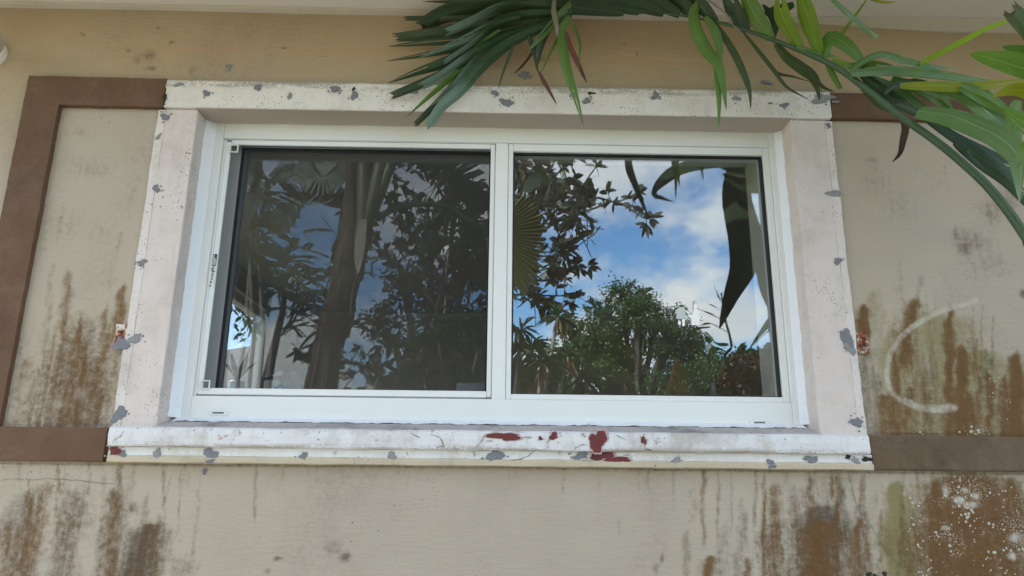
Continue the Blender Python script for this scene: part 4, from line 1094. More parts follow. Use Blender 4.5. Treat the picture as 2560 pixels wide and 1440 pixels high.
# third frond, out of the picture above and to the right; its drooping leaflets show mirrored in the right pane
b = MB(); b.tube(crom([Vector((2.0, -.65, .6)), Vector((1.75, -1.15, 1.5)), Q(1985, 600, -1.3), Q(1930, 450, -1.24), Q(1860, 350, -1.18), Q(1720, 320, -1.1), Q(1560, 345, -.76)], 50), [.014-.011*i/49 for i in range(50)], 8)
fr3 = b.build('frond_stalk', M['stalk'], None, True); under(palm, fr3)
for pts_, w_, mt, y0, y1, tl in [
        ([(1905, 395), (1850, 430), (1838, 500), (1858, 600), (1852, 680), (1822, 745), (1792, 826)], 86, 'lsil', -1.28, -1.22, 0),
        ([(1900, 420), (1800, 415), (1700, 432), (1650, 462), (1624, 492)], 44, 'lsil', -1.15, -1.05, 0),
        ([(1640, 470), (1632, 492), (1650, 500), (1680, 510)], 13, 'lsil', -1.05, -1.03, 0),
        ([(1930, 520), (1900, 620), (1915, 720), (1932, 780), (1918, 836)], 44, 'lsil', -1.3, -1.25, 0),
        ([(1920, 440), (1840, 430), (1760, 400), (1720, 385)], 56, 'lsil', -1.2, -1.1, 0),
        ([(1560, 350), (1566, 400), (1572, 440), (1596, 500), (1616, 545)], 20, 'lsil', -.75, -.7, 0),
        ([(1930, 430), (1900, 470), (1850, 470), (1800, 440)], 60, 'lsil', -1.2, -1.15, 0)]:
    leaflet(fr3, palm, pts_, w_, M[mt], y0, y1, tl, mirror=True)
# second frond of the same palm reaching in from the right
pts = [Vector((2.0, -.62, .6)), Vector((1.75, -.8, 1.3)), P(2760, 520, -1.02), P(2700, 330, -1.02), P(2640, 180, -1.02), P(2600, 40, -1.02)]
b = MB(); b.tube(crom(pts, 40), [.012-.008*i/39 for i in range(40)], 8); fr2 = b.build('frond_stalk', M['stalk'], None, True); under(palm, fr2)
for pts_, w_, mt, tl, ct in [([(2640, 200), (2560, 172), (2490, 150), (2424, 134)], 74, 'lg', .3, 0), ([(2640, 170), (2580, 138), (2505, 116)], 46, 'lg', .2, 0), ([(2640, 130), (2590, 90), (2560, 60), (2527, 26)], 66, 'lo', .2, 1),
                            ([(2660, 260), (2600, 240), (2540, 225), (2480, 240)], 54, 'ly', .4, 0), ([(2680, 330), (2600, 330), (2550, 300), (2500, 270)], 60, 'lg', .2, 0), ([(2680, 380), (2620, 360), (2570, 370), (2540, 420)], 60, 'lg', .3, 0)]:
    leaflet(fr2, palm, pts_, w_, M[mt], -1.02, -1.0, tl, cut=bool(ct))
for i, (dx, dy, h) in enumerate(((0, 0, .7), (-.13, .05, .66), (.1, -.1, 1.3))):
    b = MB(); rr_ = []; pp_ = []
    for k in range(30):
        pp_.append(Vector((2.02+dx, -.62+dy, h*k/29))); rr_.append(.034-.010*k/29+(.004 if k % 4 == 0 else 0))
    b.tube(pp_, rr_, 12); o = b.build('cane', M['cane'], None, True); under(palm, o)

# ------------------------------------------------------------------ the room behind the glass
FZ, RX0, RX1, RY1 = .90, -2.15, 3.4, 5.15
CLZ = P(722, 778, 5.15).z
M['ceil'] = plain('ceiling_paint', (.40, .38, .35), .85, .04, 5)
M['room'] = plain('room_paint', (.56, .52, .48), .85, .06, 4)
M['floor'] = plain('dark_floor_boards', (.10, .06, .035), .5, .3, 6)
tag(box('room_floor', RX0-.2, RX1+.2, .262, RY1+.2, FZ-.1, FZ, M['floor']), kind='structure')
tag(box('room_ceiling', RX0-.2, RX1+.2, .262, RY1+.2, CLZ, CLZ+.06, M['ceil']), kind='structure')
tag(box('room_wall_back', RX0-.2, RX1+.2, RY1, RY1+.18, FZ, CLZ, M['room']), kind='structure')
tag(box('room_wall_right', RX1, RX1+.2, .262, RY1, FZ, CLZ, M['room']), kind='structure')
# left wall has a tall window, its unseen near end widened for more light
LW0, LW1, LZ0, LZ1 = 1.3, 4.55, FZ+.45, P(645, 770, 4.2).z
b = MB(); b.box(RX0-.2, RX0, .262, LW0, FZ, CLZ); b.box(RX0-.2, RX0, LW1, RY1, FZ, CLZ); b.box(RX0-.2, RX0, LW0, LW1, FZ, LZ0); b.box(RX0-.2, RX0, LW0, LW1, LZ1, CLZ)
tag(b.build('room_wall_left', M['room']), kind='structure')
sw = empty('side_window', (RX0-.1, (LW0+LW1)/2, LZ0)); tag(sw, 'bright window in the room seen through the lower left pane', 'window')
b = MB(); b.box(RX0-.14, RX0-.06, LW0, LW0+.06, LZ0, LZ1, .003); b.box(RX0-.14, RX0-.06, LW1-.06, LW1, LZ0, LZ1, .003); b.box(RX0-.14, RX0-.06, LW0+.06, LW1-.06, LZ0, LZ0+.06, .003); b.box(RX0-.14, RX0-.06, LW0+.06, LW1-.06, LZ1-.06, LZ1, .003)
under(sw, b.build('frame', M['white']))
under(sw, box('pane', RX0-.105, RX0-.1, LW0+.055, LW1-.055, LZ0+.055, LZ1-.055, M['glass_clear']))
under(sw, box('sill', RX0-.2, RX0+.12, LW0-.05, LW1+.05, LZ0-.03, LZ0-.002, M['white'], None, .004))
# reveal boards of our window inside
M['jamb'] = plain('inside_jamb_paint', (.52, .50, .45), .7, .05, 6)
jm = empty('window_casing', (0, .262, OZ0)); tag(jm, 'pale inner jamb boards round the window inside the room', 'casing')
for (x0, x1, z0, z1) in ((OX0-.05, OX0+.055, OZ0, OZ1), (OX1-.055, OX1+.05, OZ0, OZ1), (OX0-.05, OX1+.05, OZ1-.03, OZ1+.05), (OX0-.05, OX1+.05, OZ0-.05, OZ0+.012)):
    under(jm, box('casing_board', x0, x1, .203, .33, z0, z1, M['jamb'], None, .004))
# desk with things under the left pane
dk = empty('desk', (-1.4, 2.2, FZ)); tag(dk, 'dark wooden desk in the room behind the left pane', 'desk')
under(dk, box('desktop', -2.05, -.35, 1.75, 2.75, 1.91, 1.95, M['floor'], None, .004))
for sx in (-2.0, -.42):
    for sy in (1.8, 2.68): under(dk, box('leg', sx-.03, sx+.03, sy-.03, sy+.03, FZ, 1.91, M['floor'], None, .003))
def lump(name, c, r, seed, mat, nu=36, nv=20, amp=.12, flat=.75):
    rr = random.Random(seed); ph = [(rr.uniform(1.5, 7), rr.uniform(1.5, 7), rr.uniform(0, 6)) for _ in range(9)]
    V = []; Fc = []
    for i in range(nv+1):
        th = math.pi*i/nv
        for j in range(nu):
            a = 2*math.pi*j/nu; d = Vector((math.sin(th)*math.cos(a), math.sin(th)*math.sin(a), math.cos(th)))
            k = 1+sum(amp*.3*math.sin(p*d.x*2+q*d.z*2+s+d.y*3) for p, q, s in ph)
            V.append((c[0]+d.x*r[0]*k, c[1]+d.y*r[1]*k, max(c[2]-r[2]*flat, c[2]+d.z*r[2]*k)))
    for i in range(nv):
        for j in range(nu): Fc.append((i*nu+j, i*nu+(j+1) % nu, (i+1)*nu+(j+1) % nu, (i+1)*nu+j))
    b = MB(); b.add(V, Fc); return b.build(name, mat, None, True)
c = P(712, 962, 2.45)
tag(lump('cushion', (c.x, 2.45, 2.05), (.17, .16, .15), 5, plain('white_fluffy_fabric', (.74, .76, .74), .95, .06, 30, bump=.6)), 'white fluffy cushion on the desk behind the lower left pane', 'cushion')
ch = empty('chair', (-1.25, 1.5, FZ)); tag(ch, 'dark tubular chair in front of the white cushion', 'chair')
a0, a1 = P(656, 948, 1.5), P(716, 968, 1.5)
mt_ = plain('dark_grey_tube', (.05, .055, .06), .35, .1, 20)
b = MB(); b.tube(crom([(a0.x, 1.5, FZ), (a0.x, 1.5, a0.z-.05), (a0.x+.01, 1.5, a0.z), (a0.x+.10, 1.5, a0.z+.005), (a1.x-.03, 1.5, a0.z-.02), (a1.x, 1.5, a1.z), (a1.x+.01, 1.5, FZ)], 40), .010, 8); under(ch, b.build('back_frame', mt_, None, True))
b = MB(); b.tube(crom([(a0.x+.02, 1.5, a0.z-.09), (a0.x+.10, 1.5, a0.z-.03), (a1.x-.02, 1.5, a0.z-.08)], 14), .006, 8); under(ch, b.build('back_rail', mt_, None, True))
under(ch, box('seat', a0.x-.01, a1.x+.02, 1.08, 1.5, FZ+.43, FZ+.47, mt_, None, .01))
for sx in (a0.x, a1.x):
    b = MB(); b.tube([(sx, 1.1, FZ), (sx, 1.1, FZ+.44)], .010, 8); under(ch, b.build('leg', mt_, None, True))
pc = P(592, 962, 2.3)
pp = empty('potted_plant', (pc.x, 2.3, 1.95)); tag(pp, 'small plant in a white pot by the side window', 'plant')
b = MB(); b.tube([(pc.x, 2.3, 1.95), (pc.x, 2.3, 1.99), (pc.x, 2.3, 2.11), (pc.x, 2.3, 2.115)], [.035, .04, .052, .045], 18); under(pp, b.build('pot', M['paper'], None, True))
for k in range(6):
    a = k*1.05+.3; b = MB()
    tip = Vector((pc.x+.11*math.cos(a), 2.3+.11*math.sin(a), 2.25+.03*(k % 3)))
    mid_ = Vector((pc.x+.05*math.cos(a), 2.3+.05*math.sin(a), 2.20))
    s_ = Vector((-math.sin(a), math.cos(a), 0))*.022
    b.add([(pc.x, 2.3, 2.11), mid_+s_, tip, mid_-s_], [(0, 1, 2, 3)]); under(pp, b.build('leaf', M['lo']))
# curtain beside the right jamb
V = []; Fc = []; n = 60
for i in range(n+1):
    u = i/n; x = 1.02+.22*u; y = .40+.018*math.sin(u*28)+.006*math.sin(u*61)
    for z in (FZ+.05, 1.6, 2.3, 2.98): V.append((x+.006*math.sin(z*3+u*9), y, z))
for i in range(n):
    for j in range(3): Fc.append((i*4+j, (i+1)*4+j, (i+1)*4+j+1, i*4+j+1))
cur = empty('curtain', (1.12, .40, FZ)); tag(cur, 'pale curtain gathered inside the right edge of the window', 'curtain')
o = mesh('cloth', V, Fc, plain('curtain_cloth', (.50, .49, .45), .9, .06, 20), None, True); under(cur, o)
b = MB(); b.tube([(-1.5, .40, 3.0), (1.6, .40, 3.0)], .012, 10); under(cur, b.build('rod', mt_, None, True))

# ------------------------------------------------------------------ garden mirrored in the glass
def leaves(P0, D0, S0, L0, W0, droop=.15):
    """hexagonal leaves: base points, directions, side vectors, lengths, half widths -> V, F"""
    n = len(P0)
    D0 = D0/np.linalg.norm(D0, axis=1, keepdims=True)
    S0 = S0-(S0*D0).sum(1, keepdims=True)*D0; S0 = S0/(np.linalg.norm(S0, axis=1, keepdims=True)+1e-9)
    L0 = L0[:, None]; W0 = W0[:, None]
    dr = np.zeros_like(P0); dr[:, 2] = -1
    V = np.stack([P0, P0+D0*L0*.32+S0*W0*.9, P0+D0*L0*.68+S0*W0*.8+dr*L0*droop*.4, P0+D0*L0+dr*L0*droop,
                  P0+D0*L0*.68-S0*W0*.8+dr*L0*droop*.4, P0+D0*L0*.32-S0*W0*.9], 1)
    Fc = np.arange(n*6).reshape(n, 6)
    return V.reshape(-1, 3), Fc
def rdir(n):
    d = RNG.normal(size=(n, 3)); return d/np.linalg.norm(d, axis=1, keepdims=True)
def foliage_material(name, c1, c2, c3=None, rough=.45, trans=.25):
    t = NT(name)
    pi_ = t.n('NewGeometry').outputs['Random Per Island']
    c = t.mix(pi_, c1, c2)
    if c3 is not None: c = t.mix(t.ramp(t.noise(1.1, 3), .45, .65), c, c3)
    b_ = t.bsdf(c, rough, None, .4)
    tl = t.n('BsdfTranslucent', {'Color': c}).outputs[0]
    return t.done(t.n('MixShader', {0: trans, 1: b_, 2: tl}).outputs[0])
M['rubber'] = foliage_material('rubber_tree_leaves', (.020, .034, .016), (.065, .066, .036), (.085, .055, .040), .3, .12)  # leaf colours darkened in place of shade on the near plants
M['feather'] = foliage_material('feathery_leaves', (.016, .052, .017), (.040, .095, .026))
M['treegreen'] = foliage_material('broad_tree_leaves', (.028, .072, .020), (.080, .145, .036), (.042, .080, .028))
M['hedge'] = foliage_material('dark_hedge_leaves', (.015, .040, .014), (.040, .075, .025))
M['rusty'] = foliage_material('russet_leaves', (.055, .030, .018), (.095, .050, .024), (.035, .035, .022))
M['golden'] = foliage_material('golden_leaves', (.085, .062, .018), (.125, .090, .026))
M['spiky'] = foliage_material('spiky_leaves', (.025, .065, .020), (.055, .110, .030))
M['deadspike'] = foliage_material('withered_leaves', (.16, .08, .035), (.22, .13, .06))
M['bark'] = plain('grey_brown_bark', (.060, .050, .042), .9, .3, 12, bump=.8)  # kept dark so the colour carries the shade on near trunks
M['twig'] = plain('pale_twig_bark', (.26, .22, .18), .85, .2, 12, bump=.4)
M['fibre'] = plain('fibrous_palm_trunk', (.050, .034, .024), .9, .45, 7, bump=1.0)  # base darkened to stand for shade on the leaning trunk
M['petiole'] = plain('green_petiole', (.070, .080, .032), .5, .25, 5, bump=.3)  # darkened with the trunk, shade put into the colour

# -- rubber tree: branches with rosettes of thick leaves
rub = empty('rubber_tree', (.3, -7.4, 0)); tag(rub, 'dark rubber tree with glossy leaf rosettes mirrored across both panes', 'tree')
RP, RD, RS, RL, RW = [], [], [], [], []
def rosette(c, ax, n, L, w, spread=.9):
    ax = np.asarray(ax, float); ax = ax/np.linalg.norm(ax)
    for k in range(n):
        d = ax*RNG.uniform(.2, 1.0) + rdir(1)[0]*spread
        RP.append(np.asarray(c)+RNG.normal(size=3)*.015); RD.append(d); RS.append(rdir(1)[0]); RL.append(L*RNG.uniform(.7, 1.2)); RW.append(w*RNG.uniform(.8, 1.15))
tb = MB()
trunk_pts = [Vector((.1, -7.4, 0)), Vector((.0, -7.3, 1.4)), Q(1010, 985, -7.2), Q(1060, 900, -7.2), Q(1090, 780, -7.2), Q(1120, 640, -7.2), Q(1130, 480, -7.3)]
tb.tube(crom(trunk_pts, 30), [.13-.10*i/29 for i in range(30)], 9)
BR = [[(1060, 900), (1000, 860), (930, 830), (860, 815)], [(1060, 900), (1120, 850), (1180, 800), (1215, 740)], [(1090, 780), (1030, 700), (960, 640), (930, 590)], [(1090, 780), (1160, 700), (1200, 620)],
      [(1110, 660), (1060, 600), (1010, 560), (960, 530)], [(1120, 640), (1180, 560), (1215, 500)], [(1130, 560), (1100, 480), (1060, 420)], [(1130, 480), (1150, 420), (1170, 370)],
      [(1180, 700), (1290, 620), (1400, 520), (1450, 470), (1490, 420)], [(1290, 620), (1380, 560), (1480, 520), (1540, 500), (1600, 545), (1620, 552)], [(1400, 520), (1480, 490), (1540, 500), (1590, 480)],
      [(1290, 610), (1330, 500), (1360, 440), (1400, 400)], [(1330, 500), (1400, 440), (1430, 400)], [(1250, 640), (1330, 640), (1400, 640), (1430, 620)], [(1250, 660), (1350, 700), (1420, 680), (1440, 660)],
      [(1200, 760), (1300, 740), (1400, 740), (1440, 740)], [(1010, 985), (940, 930), (870, 900), (800, 880)], [(1010, 985), (1080, 950), (1150, 930)], [(1200, 620), (1300, 480), (1310, 410)], [(1290, 700), (1360, 760), (1400, 800)],
      [(860, 815), (800, 850), (745, 880)], [(930, 590), (900, 560), (880, 520)], [(1010, 560), (990, 480), (985, 410)], [(870, 900), (830, 930), (810, 960)]]
for i, br in enumerate(BR):
    yb = -7.2+RNG.uniform(-.8, .8)
    w_ = [Q(x, y, -7.2+(yb+7.2)*min(1, k/1.5)) for k, (x, y) in enumerate(br)]
    c_ = crom(w_, 26); tb.tube(c_, [.026-.018*k/25 for k in range(26)], 6)
    for k in range(6, 26, 2):
        if RNG.random() < .80:
            off = rdir(1)[0]*RNG.uniform(.03, .22); p_ = np.array(c_[k])+off
            tb.tube([c_[k], Vector(p_)], [.008, .004], 5)
            rosette(p_, off+np.array([0, 0, .1]), int(RNG.integers(6, 11)), .17, .036)
    rosette(np.array(c_[25]), np.array(c_[25]-c_[22]), 10, .18, .038)
for (cx_, cy_, rx_, ry_, n_) in [(1130, 560, 85, 160, 46), (1020, 640, 90, 90, 24), (1160, 760, 60, 120, 30), (1340, 480, 60, 70, 44), (1410, 500, 70, 60, 36), (1330, 430, 50, 40, 20), (1450, 560, 50, 40, 12), (1310, 560, 40, 60, 16), (1390, 640, 40, 60, 12), (950, 900, 120, 50, 20), (1060, 470, 90, 70, 20), (880, 640, 60, 60, 10), (1340, 700, 50, 60, 14)]:
    for _ in range(n_):
        a_, r_ = RNG.uniform(0, 6.28), math.sqrt(RNG.uniform(0, 1))
        c_ = Q(cx_+rx_*r_*math.cos(a_), cy_+ry_*r_*math.sin(a_), -7.2+RNG.uniform(-1.1, 1.1))
        rosette(np.array(c_), rdir(1)[0]+np.array([0, 0, .3]), int(RNG.integers(5, 9)), .17, .036)
        tb.tube([c_, c_+Vector(RNG.normal(size=3)*.18)-Vector((0, 0, .12))], [.008, .005], 5)
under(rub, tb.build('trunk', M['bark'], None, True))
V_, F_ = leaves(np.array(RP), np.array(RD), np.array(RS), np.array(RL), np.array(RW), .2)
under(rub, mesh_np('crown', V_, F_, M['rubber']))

# -- traveller's palm: leaning fibrous trunk, green leaf bases, torn paddle leaves
tp = empty('traveller_palm', (-2.2, -4.2, 0)); tag(tp, 'leaning fibrous trunk with torn paddle leaves mirrored in the left pane', 'palm')
YT = -4.2
tpts = [Q(770, 1250, YT), Q(798, 985, YT), Q(838, 800, YT), Q(876, 620, YT), Q(900, 500, YT), Q(925, 370, YT), Q(940, 260, YT)]
tpts[0].z = 0.0
b = MB(); cc_ = crom(tpts, 60); rr_ = []
for k in range(60):
    v = k/59; rr_.append((.150-.012*v+.02*math.sin(v*60)*(v < .75)*.4+.012*math.sin(v*23)))
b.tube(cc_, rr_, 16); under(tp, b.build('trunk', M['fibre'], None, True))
b = MB()
for k in range(90):                                   # loose fibre strips and old sheath edges
    i_ = int(RNG.integers(6, 52)); a_ = RNG.uniform(-1.9, 1.9); p_ = cc_[i_]; q_ = cc_[max(0, i_-int(RNG.integers(2, 7)))]; r_ = rr_[i_]+.004
    o_ = Vector((math.sin(a_), math.cos(a_), 0)); s_ = Vector((math.cos(a_), -math.sin(a_), 0))*RNG.uniform(.008, .035)
    b.add([p_+o_*r_-s_, p_+o_*r_+s_, q_+o_*(r_+RNG.uniform(.0, .05))+s_*.4, q_+o_*(r_+RNG.uniform(.0, .03))-s_*.6], [(0, 1, 2, 3)])
under(tp, b.build('loose_fibre', plain('dry_fibre_strips', (.085, .058, .040), .9, .5, 9)))
for k, (x0, y0, x1, y1, r0) in enumerate([(905, 560, 965, 360, .075), (890, 600, 915, 380, .07), (930, 520, 985, 370, .055), (870, 640, 880, 400, .06)]):
    b = MB(); b.tube(crom([Q(x0, y0, YT+.12), Q((x0+x1)/2+6, (y0+y1)/2, YT+.16), Q(x1, y1, YT+.14), Q(x1+30, y1-120, YT+.1)], 20), [r0*(1-.3*i/19) for i in range(20)], 10)
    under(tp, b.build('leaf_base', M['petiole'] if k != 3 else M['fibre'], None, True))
leaflet(tp, tp, [(905, 545), (898, 580), (893, 630), (890, 680)], 30, M['lt'], YT+.25, YT+.3, .1, mirror=True, name='dry_sheath')
def paddle(parent, root, pts, width, mat, Y0, Y1, seed, torn=.35, name='leaf_blade', sides=(1, -1)):
    """banana-type blade: a midrib with side strips, torn apart here and there"""
    rr = random.Random(seed); m_ = len(pts)
    c = crom([Q(x, y, Y0+(Y1-Y0)*i/(m_-1)) for i, (x, y) in enumerate(pts)], 40); b = MB()
    k_ = (2*GLASS-Y0+D)/F
    b.tube(c, [.014-.010*i/39 for i in range(40)], 6)
    for sd in sides:
        lag = 0.0; drp = 0.0
        for i in range(39):
            if rr.random() < torn: lag = rr.uniform(-.35, .35); drp = rr.uniform(-.4, .1)
            tg = (c[i+1]-c[i]).normalized(); nrm = Vector((0, 1, .3)).normalized(); s = tg.cross(nrm).normalized()*sd
            pr = math.sin(math.pi*(i+.6)/40)**.55
            dv = (s + tg*(.35+lag*.5) + Vector((0, lag*.5, drp))).normalized()*width*k_*.5*pr
            b.add([c[i], c[i+1], c[i+1]+dv, c[i]+dv*rr.uniform(.93, 1.0)], [(0, 1, 2, 3)])
    o = b.build(name, mat); under(parent, o); return o
M['paddle'] = foliage_material('paddle_leaf', (.011, .026, .010), (.018, .038, .014), None, .45, .06)  # deep green includes the shade painted on the near blades
M['paddle_olive'] = foliage_material('pleated_fan_leaf', (.060, .062, .020), (.085, .082, .028), None, .4, .15)
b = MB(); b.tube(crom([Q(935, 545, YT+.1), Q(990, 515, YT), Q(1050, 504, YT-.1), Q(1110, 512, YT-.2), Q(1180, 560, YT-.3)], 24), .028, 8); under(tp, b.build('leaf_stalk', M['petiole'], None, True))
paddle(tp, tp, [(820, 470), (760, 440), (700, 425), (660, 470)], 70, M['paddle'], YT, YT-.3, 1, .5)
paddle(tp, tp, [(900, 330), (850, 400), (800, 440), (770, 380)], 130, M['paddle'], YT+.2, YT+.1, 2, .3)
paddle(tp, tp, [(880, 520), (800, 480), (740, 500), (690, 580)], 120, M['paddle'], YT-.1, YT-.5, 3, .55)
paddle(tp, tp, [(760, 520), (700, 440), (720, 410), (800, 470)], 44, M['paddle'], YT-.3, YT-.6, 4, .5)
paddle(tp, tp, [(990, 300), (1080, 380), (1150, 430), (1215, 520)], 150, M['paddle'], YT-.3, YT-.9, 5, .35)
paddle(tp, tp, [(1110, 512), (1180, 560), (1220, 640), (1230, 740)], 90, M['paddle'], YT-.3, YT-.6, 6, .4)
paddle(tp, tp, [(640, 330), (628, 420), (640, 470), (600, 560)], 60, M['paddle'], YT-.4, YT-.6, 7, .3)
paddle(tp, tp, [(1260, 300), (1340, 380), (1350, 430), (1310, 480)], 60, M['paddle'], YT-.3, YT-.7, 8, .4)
# -- pleated fan leaf hanging behind the mullion line
fanp = empty('fan_palm', (.1, -3.6, 0)); tag(fanp, 'pleated olive fan leaf mirrored at the left of the right pane', 'palm')
ctr = Q(1218, 590, -3.6); kf = (2*GLASS+3.6+D)/F
b = MB(); nseg = 26
for i in range(nseg):
    a0 = R(52-122*i/nseg); a1 = R(52-122*(i+1)/nseg); am = (a0+a1)/2
    r_ = 158*kf*(1+.30*max(0, -math.sin(am)))*(.97+.05*math.sin(i*2.3)); r_in = .83 if i > nseg*.45 else .97
    def pt(a, rad, dy): return ctr+Vector((math.cos(a)*rad, dy, math.sin(a)*rad))
    b.add([ctr, pt(a0, r_*r_in, -.012), pt(am, r_, .02), pt(a1, r_*r_in, -.012)], [(0, 1, 2), (0, 2, 3)])
under(fanp, b.build('leaf_blade', M['paddle_olive']))
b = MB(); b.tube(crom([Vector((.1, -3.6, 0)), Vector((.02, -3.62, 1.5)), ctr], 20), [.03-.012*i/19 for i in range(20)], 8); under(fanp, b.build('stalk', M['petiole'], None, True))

# -- feathery tree at the left
ft = empty('feathery_tree', (-4.4, -9.5, 0)); tag(ft, 'feathery green tree mirrored behind the leaning trunk in the left pane', 'tree')
P0, D0, S0, L0, W0 = [], [], [], [], []; tb = MB()
tb.tube(crom([Q(650, 1300, -9.5)*1.0, Q(660, 985, -9.5), Q(690, 800, -9.5), Q(720, 680, -9.5)], 16), [.12-.09*i/15 for i in range(16)], 8)
for _ in range(150):
    cx_, cy_ = [(715, 640), (745, 740), (690, 700), (770, 780), (640, 650), (760, 690)][int(RNG.integers(0, 6))]
    s = np.array(Q(cx_+RNG.normal()*34, cy_+RNG.normal()*30, -9.5+RNG.normal()*.6)); d = rdir(1)[0]*np.array([1, 1, .35]); d /= np.linalg.norm(d)
    L_ = RNG.uniform(.35, .6); side = np.cross(d, [0, 0, 1]); side /= np.linalg.norm(side)
    if RNG.random() < .3: tb.tube([Vector(s), Vector(s-np.array([0, 0, .25])+RNG.normal(size=3)*.1)], .006, 4)
    for k in range(20):
        for sg in (-1, 1):
            P0.append(s+d*L_*k/20+np.array([0, 0, -.25*(k/20)**2*L_])); D0.append(side*sg+d*.5); S0.append(np.cross(side, d)+RNG.normal(size=3)*.2); L0.append(.10*(1-.4*k/20)); W0.append(.014)
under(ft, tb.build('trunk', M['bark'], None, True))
V_, F_ = leaves(np.array(P0), np.array(D0), np.array(S0), np.array(L0), np.array(W0)); under(ft, mesh_np('crown', V_, F_, M['feather']))

# -- spiky dracaenas
def spiky(name, label, heads, Y, Lb, trunk_from, dead=False, mat='spiky'):
    root = empty(name, (trunk_from[0], Y, 0)); tag(root, label, 'plant'); tb = MB(); P0, D0, S0, L0, W0 = [], [], [], [], []; X0, XD, XS, XL, XW = [], [], [], [], []
    for (x, y, n_) in heads:
        yy = Y+RNG.uniform(-.5, .5); c = Q(x, y, yy); base = Vector((trunk_from[0]+RNG.normal()*.1, Y+RNG.normal()*.1, 0))
        tb.tube(crom([base, base.lerp(c, .5)+Vector((RNG.normal()*.12, 0, -.1)), c], 12), [.03-.012*i/11 for i in range(12)], 6)
        for k in range(n_):
            d = rdir(1)[0]; d[2] = abs(d[2])*.9-.25
            P0.append(np.array(c)); D0.append(d); S0.append(rdir(1)[0]); L0.append(Lb*RNG.uniform(.7, 1.1)); W0.append(.018)
        if dead:
            for k in range(n_//3):
                d = rdir(1)[0]*np.array([.5, .5, 0])+np.array([0, 0, -1]); X0.append(np.array(c)); XD.append(d); XS.append(rdir(1)[0]); XL.append(Lb*RNG.uniform(.6, .9)); XW.append(.02)
    under(root, tb.build('stem', M['twig'], None, True))
    V_, F_ = leaves(np.array(P0), np.array(D0), np.array(S0), np.array(L0), np.array(W0), .35); under(root, mesh_np('crown', V_, F_, M[mat]))
    if dead:
        V_, F_ = leaves(np.array(X0), np.array(XD), np.array(XS), np.array(XL), np.array(XW), .1); under(root, mesh_np('dead_leaves', V_, F_, M['deadspike']))
spiky('dracaena', 'spiky bush with hanging brown leaves mirrored low left of the right pane', [(1330, 870, 60), (1300, 830, 40), (1400, 800, 34), (1360, 910, 50), (1290, 930, 50), (1420, 890, 40), (1345, 960, 50), (1295, 880, 40)], -6.2, .34, (.15, 0), True)
spiky('dracaena', 'spiky clump mirrored low at the right of the left pane', [(1150, 820, 60), (1190, 870, 60), (1100, 860, 60), (1210, 800, 50), (1130, 920, 60), (1200, 950, 60), (1080, 800, 40), (1180, 690, 40), (1120, 610, 30), (1060, 930, 50)], -6.6, .42, (-.5, 0), False)
spiky('yucca', 'spiky palm head mirrored at the upper left edge of the left pane', [(648, 560, 90), (625, 620, 70), (640, 500, 50)], -6.0, .50, (-3.0, 0), False)

# -- broad green tree and its neighbours farther out
def broad(name, label, blobs, Y, n_leaf, leaf, mat, trunk_xy, cat='tree', depth=1.6, trunk_r=.22, group=None):
    root = empty(name, (trunk_xy, Y, 0)); tag(root, label, cat, group)
    tb = MB(); P_ = []; kk = (2*GLASS-Y+D)/F
    base = Vector((trunk_xy, Y, 0)); fork = None
    tot = sum(b_[2]*b_[3] for b_ in blobs)
    low_ = min(Q(b_[0], b_[1], Y).z for b_ in blobs); fork = Vector((trunk_xy, Y, max(.8, low_*.55)))
    tb.tube(crom([base, base.lerp(fork, .5)+Vector((.08, .05, 0)), fork], 10), [trunk_r*(1-.35*i/9) for i in range(10)], 8)
    for (x, y, rx, ry) in blobs:
        c = Q(x, y, Y+RNG.uniform(-.5, .5)*depth)
        tb.tube(crom([fork, fork.lerp(c, .5)+Vector((0, 0, .15)), c, c+Vector((RNG.normal()*.2, 0, ry*kk*.7))], 14), [trunk_r*.5*(1-.9*i/13)+.008 for i in range(14)], 6)
        nn = max(6, int(26*rx*ry/1600)); 
        for _ in range(nn):                     # leaf clumps within the blob
            d = rdir(1)[0]*RNG.uniform(.45, 1.05)
            cl = np.array(c)+d*np.array([rx*kk, depth*.6, ry*kk]); rad = RNG.uniform(.14, .40)*min(rx, ry)*kk
            tb.tube([c, Vector(cl)], [.02, .006], 4)
            m_ = int(n_leaf*rx*ry/tot/nn); P_.append(cl+RNG.normal(size=(m_, 3))*rad*.62)
    P_ = np.concatenate(P_); n_ = len(P_)
    d = rdir(n_); d[:, 2] -= .25
    V_, F_ = leaves(P_, d, rdir(n_), leaf*RNG.uniform(.6, 1.2, n_), leaf*.30*RNG.uniform(.7, 1.2, n_))
    under(root, tb.build('trunk', M['bark'], None, True)); under(root, mesh_np('crown', V_, F_, M[mat])); return root
broad('broadleaf_tree', 'loose green tree mirrored in the middle of the right pane', [(1560, 745, 60, 45), (1530, 800, 70, 50), (1600, 780, 50, 50), (1480, 850, 70, 50), (1560, 880, 90, 60), (1660, 850, 60, 50), (1700, 880, 50, 50), (1450, 930, 80, 50), (1560, 960, 110, 50), (1680, 950, 80, 50), (1610, 735, 24, 20), (1690, 790, 30, 30), (1490, 770, 26, 22), (1430, 830, 36, 28), (1720, 845, 40, 36), (1780, 900, 36, 30), (1440, 870, 36, 26), (1745, 860, 26, 24), (1400, 900, 50, 36), (1750, 930, 46, 40), (1390, 960, 60, 36), (1640, 800, 40, 36), (1500, 900, 60, 40)], -17, 36000, .078, 'treegreen', 3.6, depth=1.5)
HG = 'trees along the far side of the garden'
broad('dark_tree', 'dark tree mirrored low behind the utility pole', [(1760, 940, 60, 60), (1730, 985, 90, 50), (1790, 985, 60, 60), (1820, 950, 30, 40)], -22, 6000, .18, 'hedge', 7.2, group=HG)
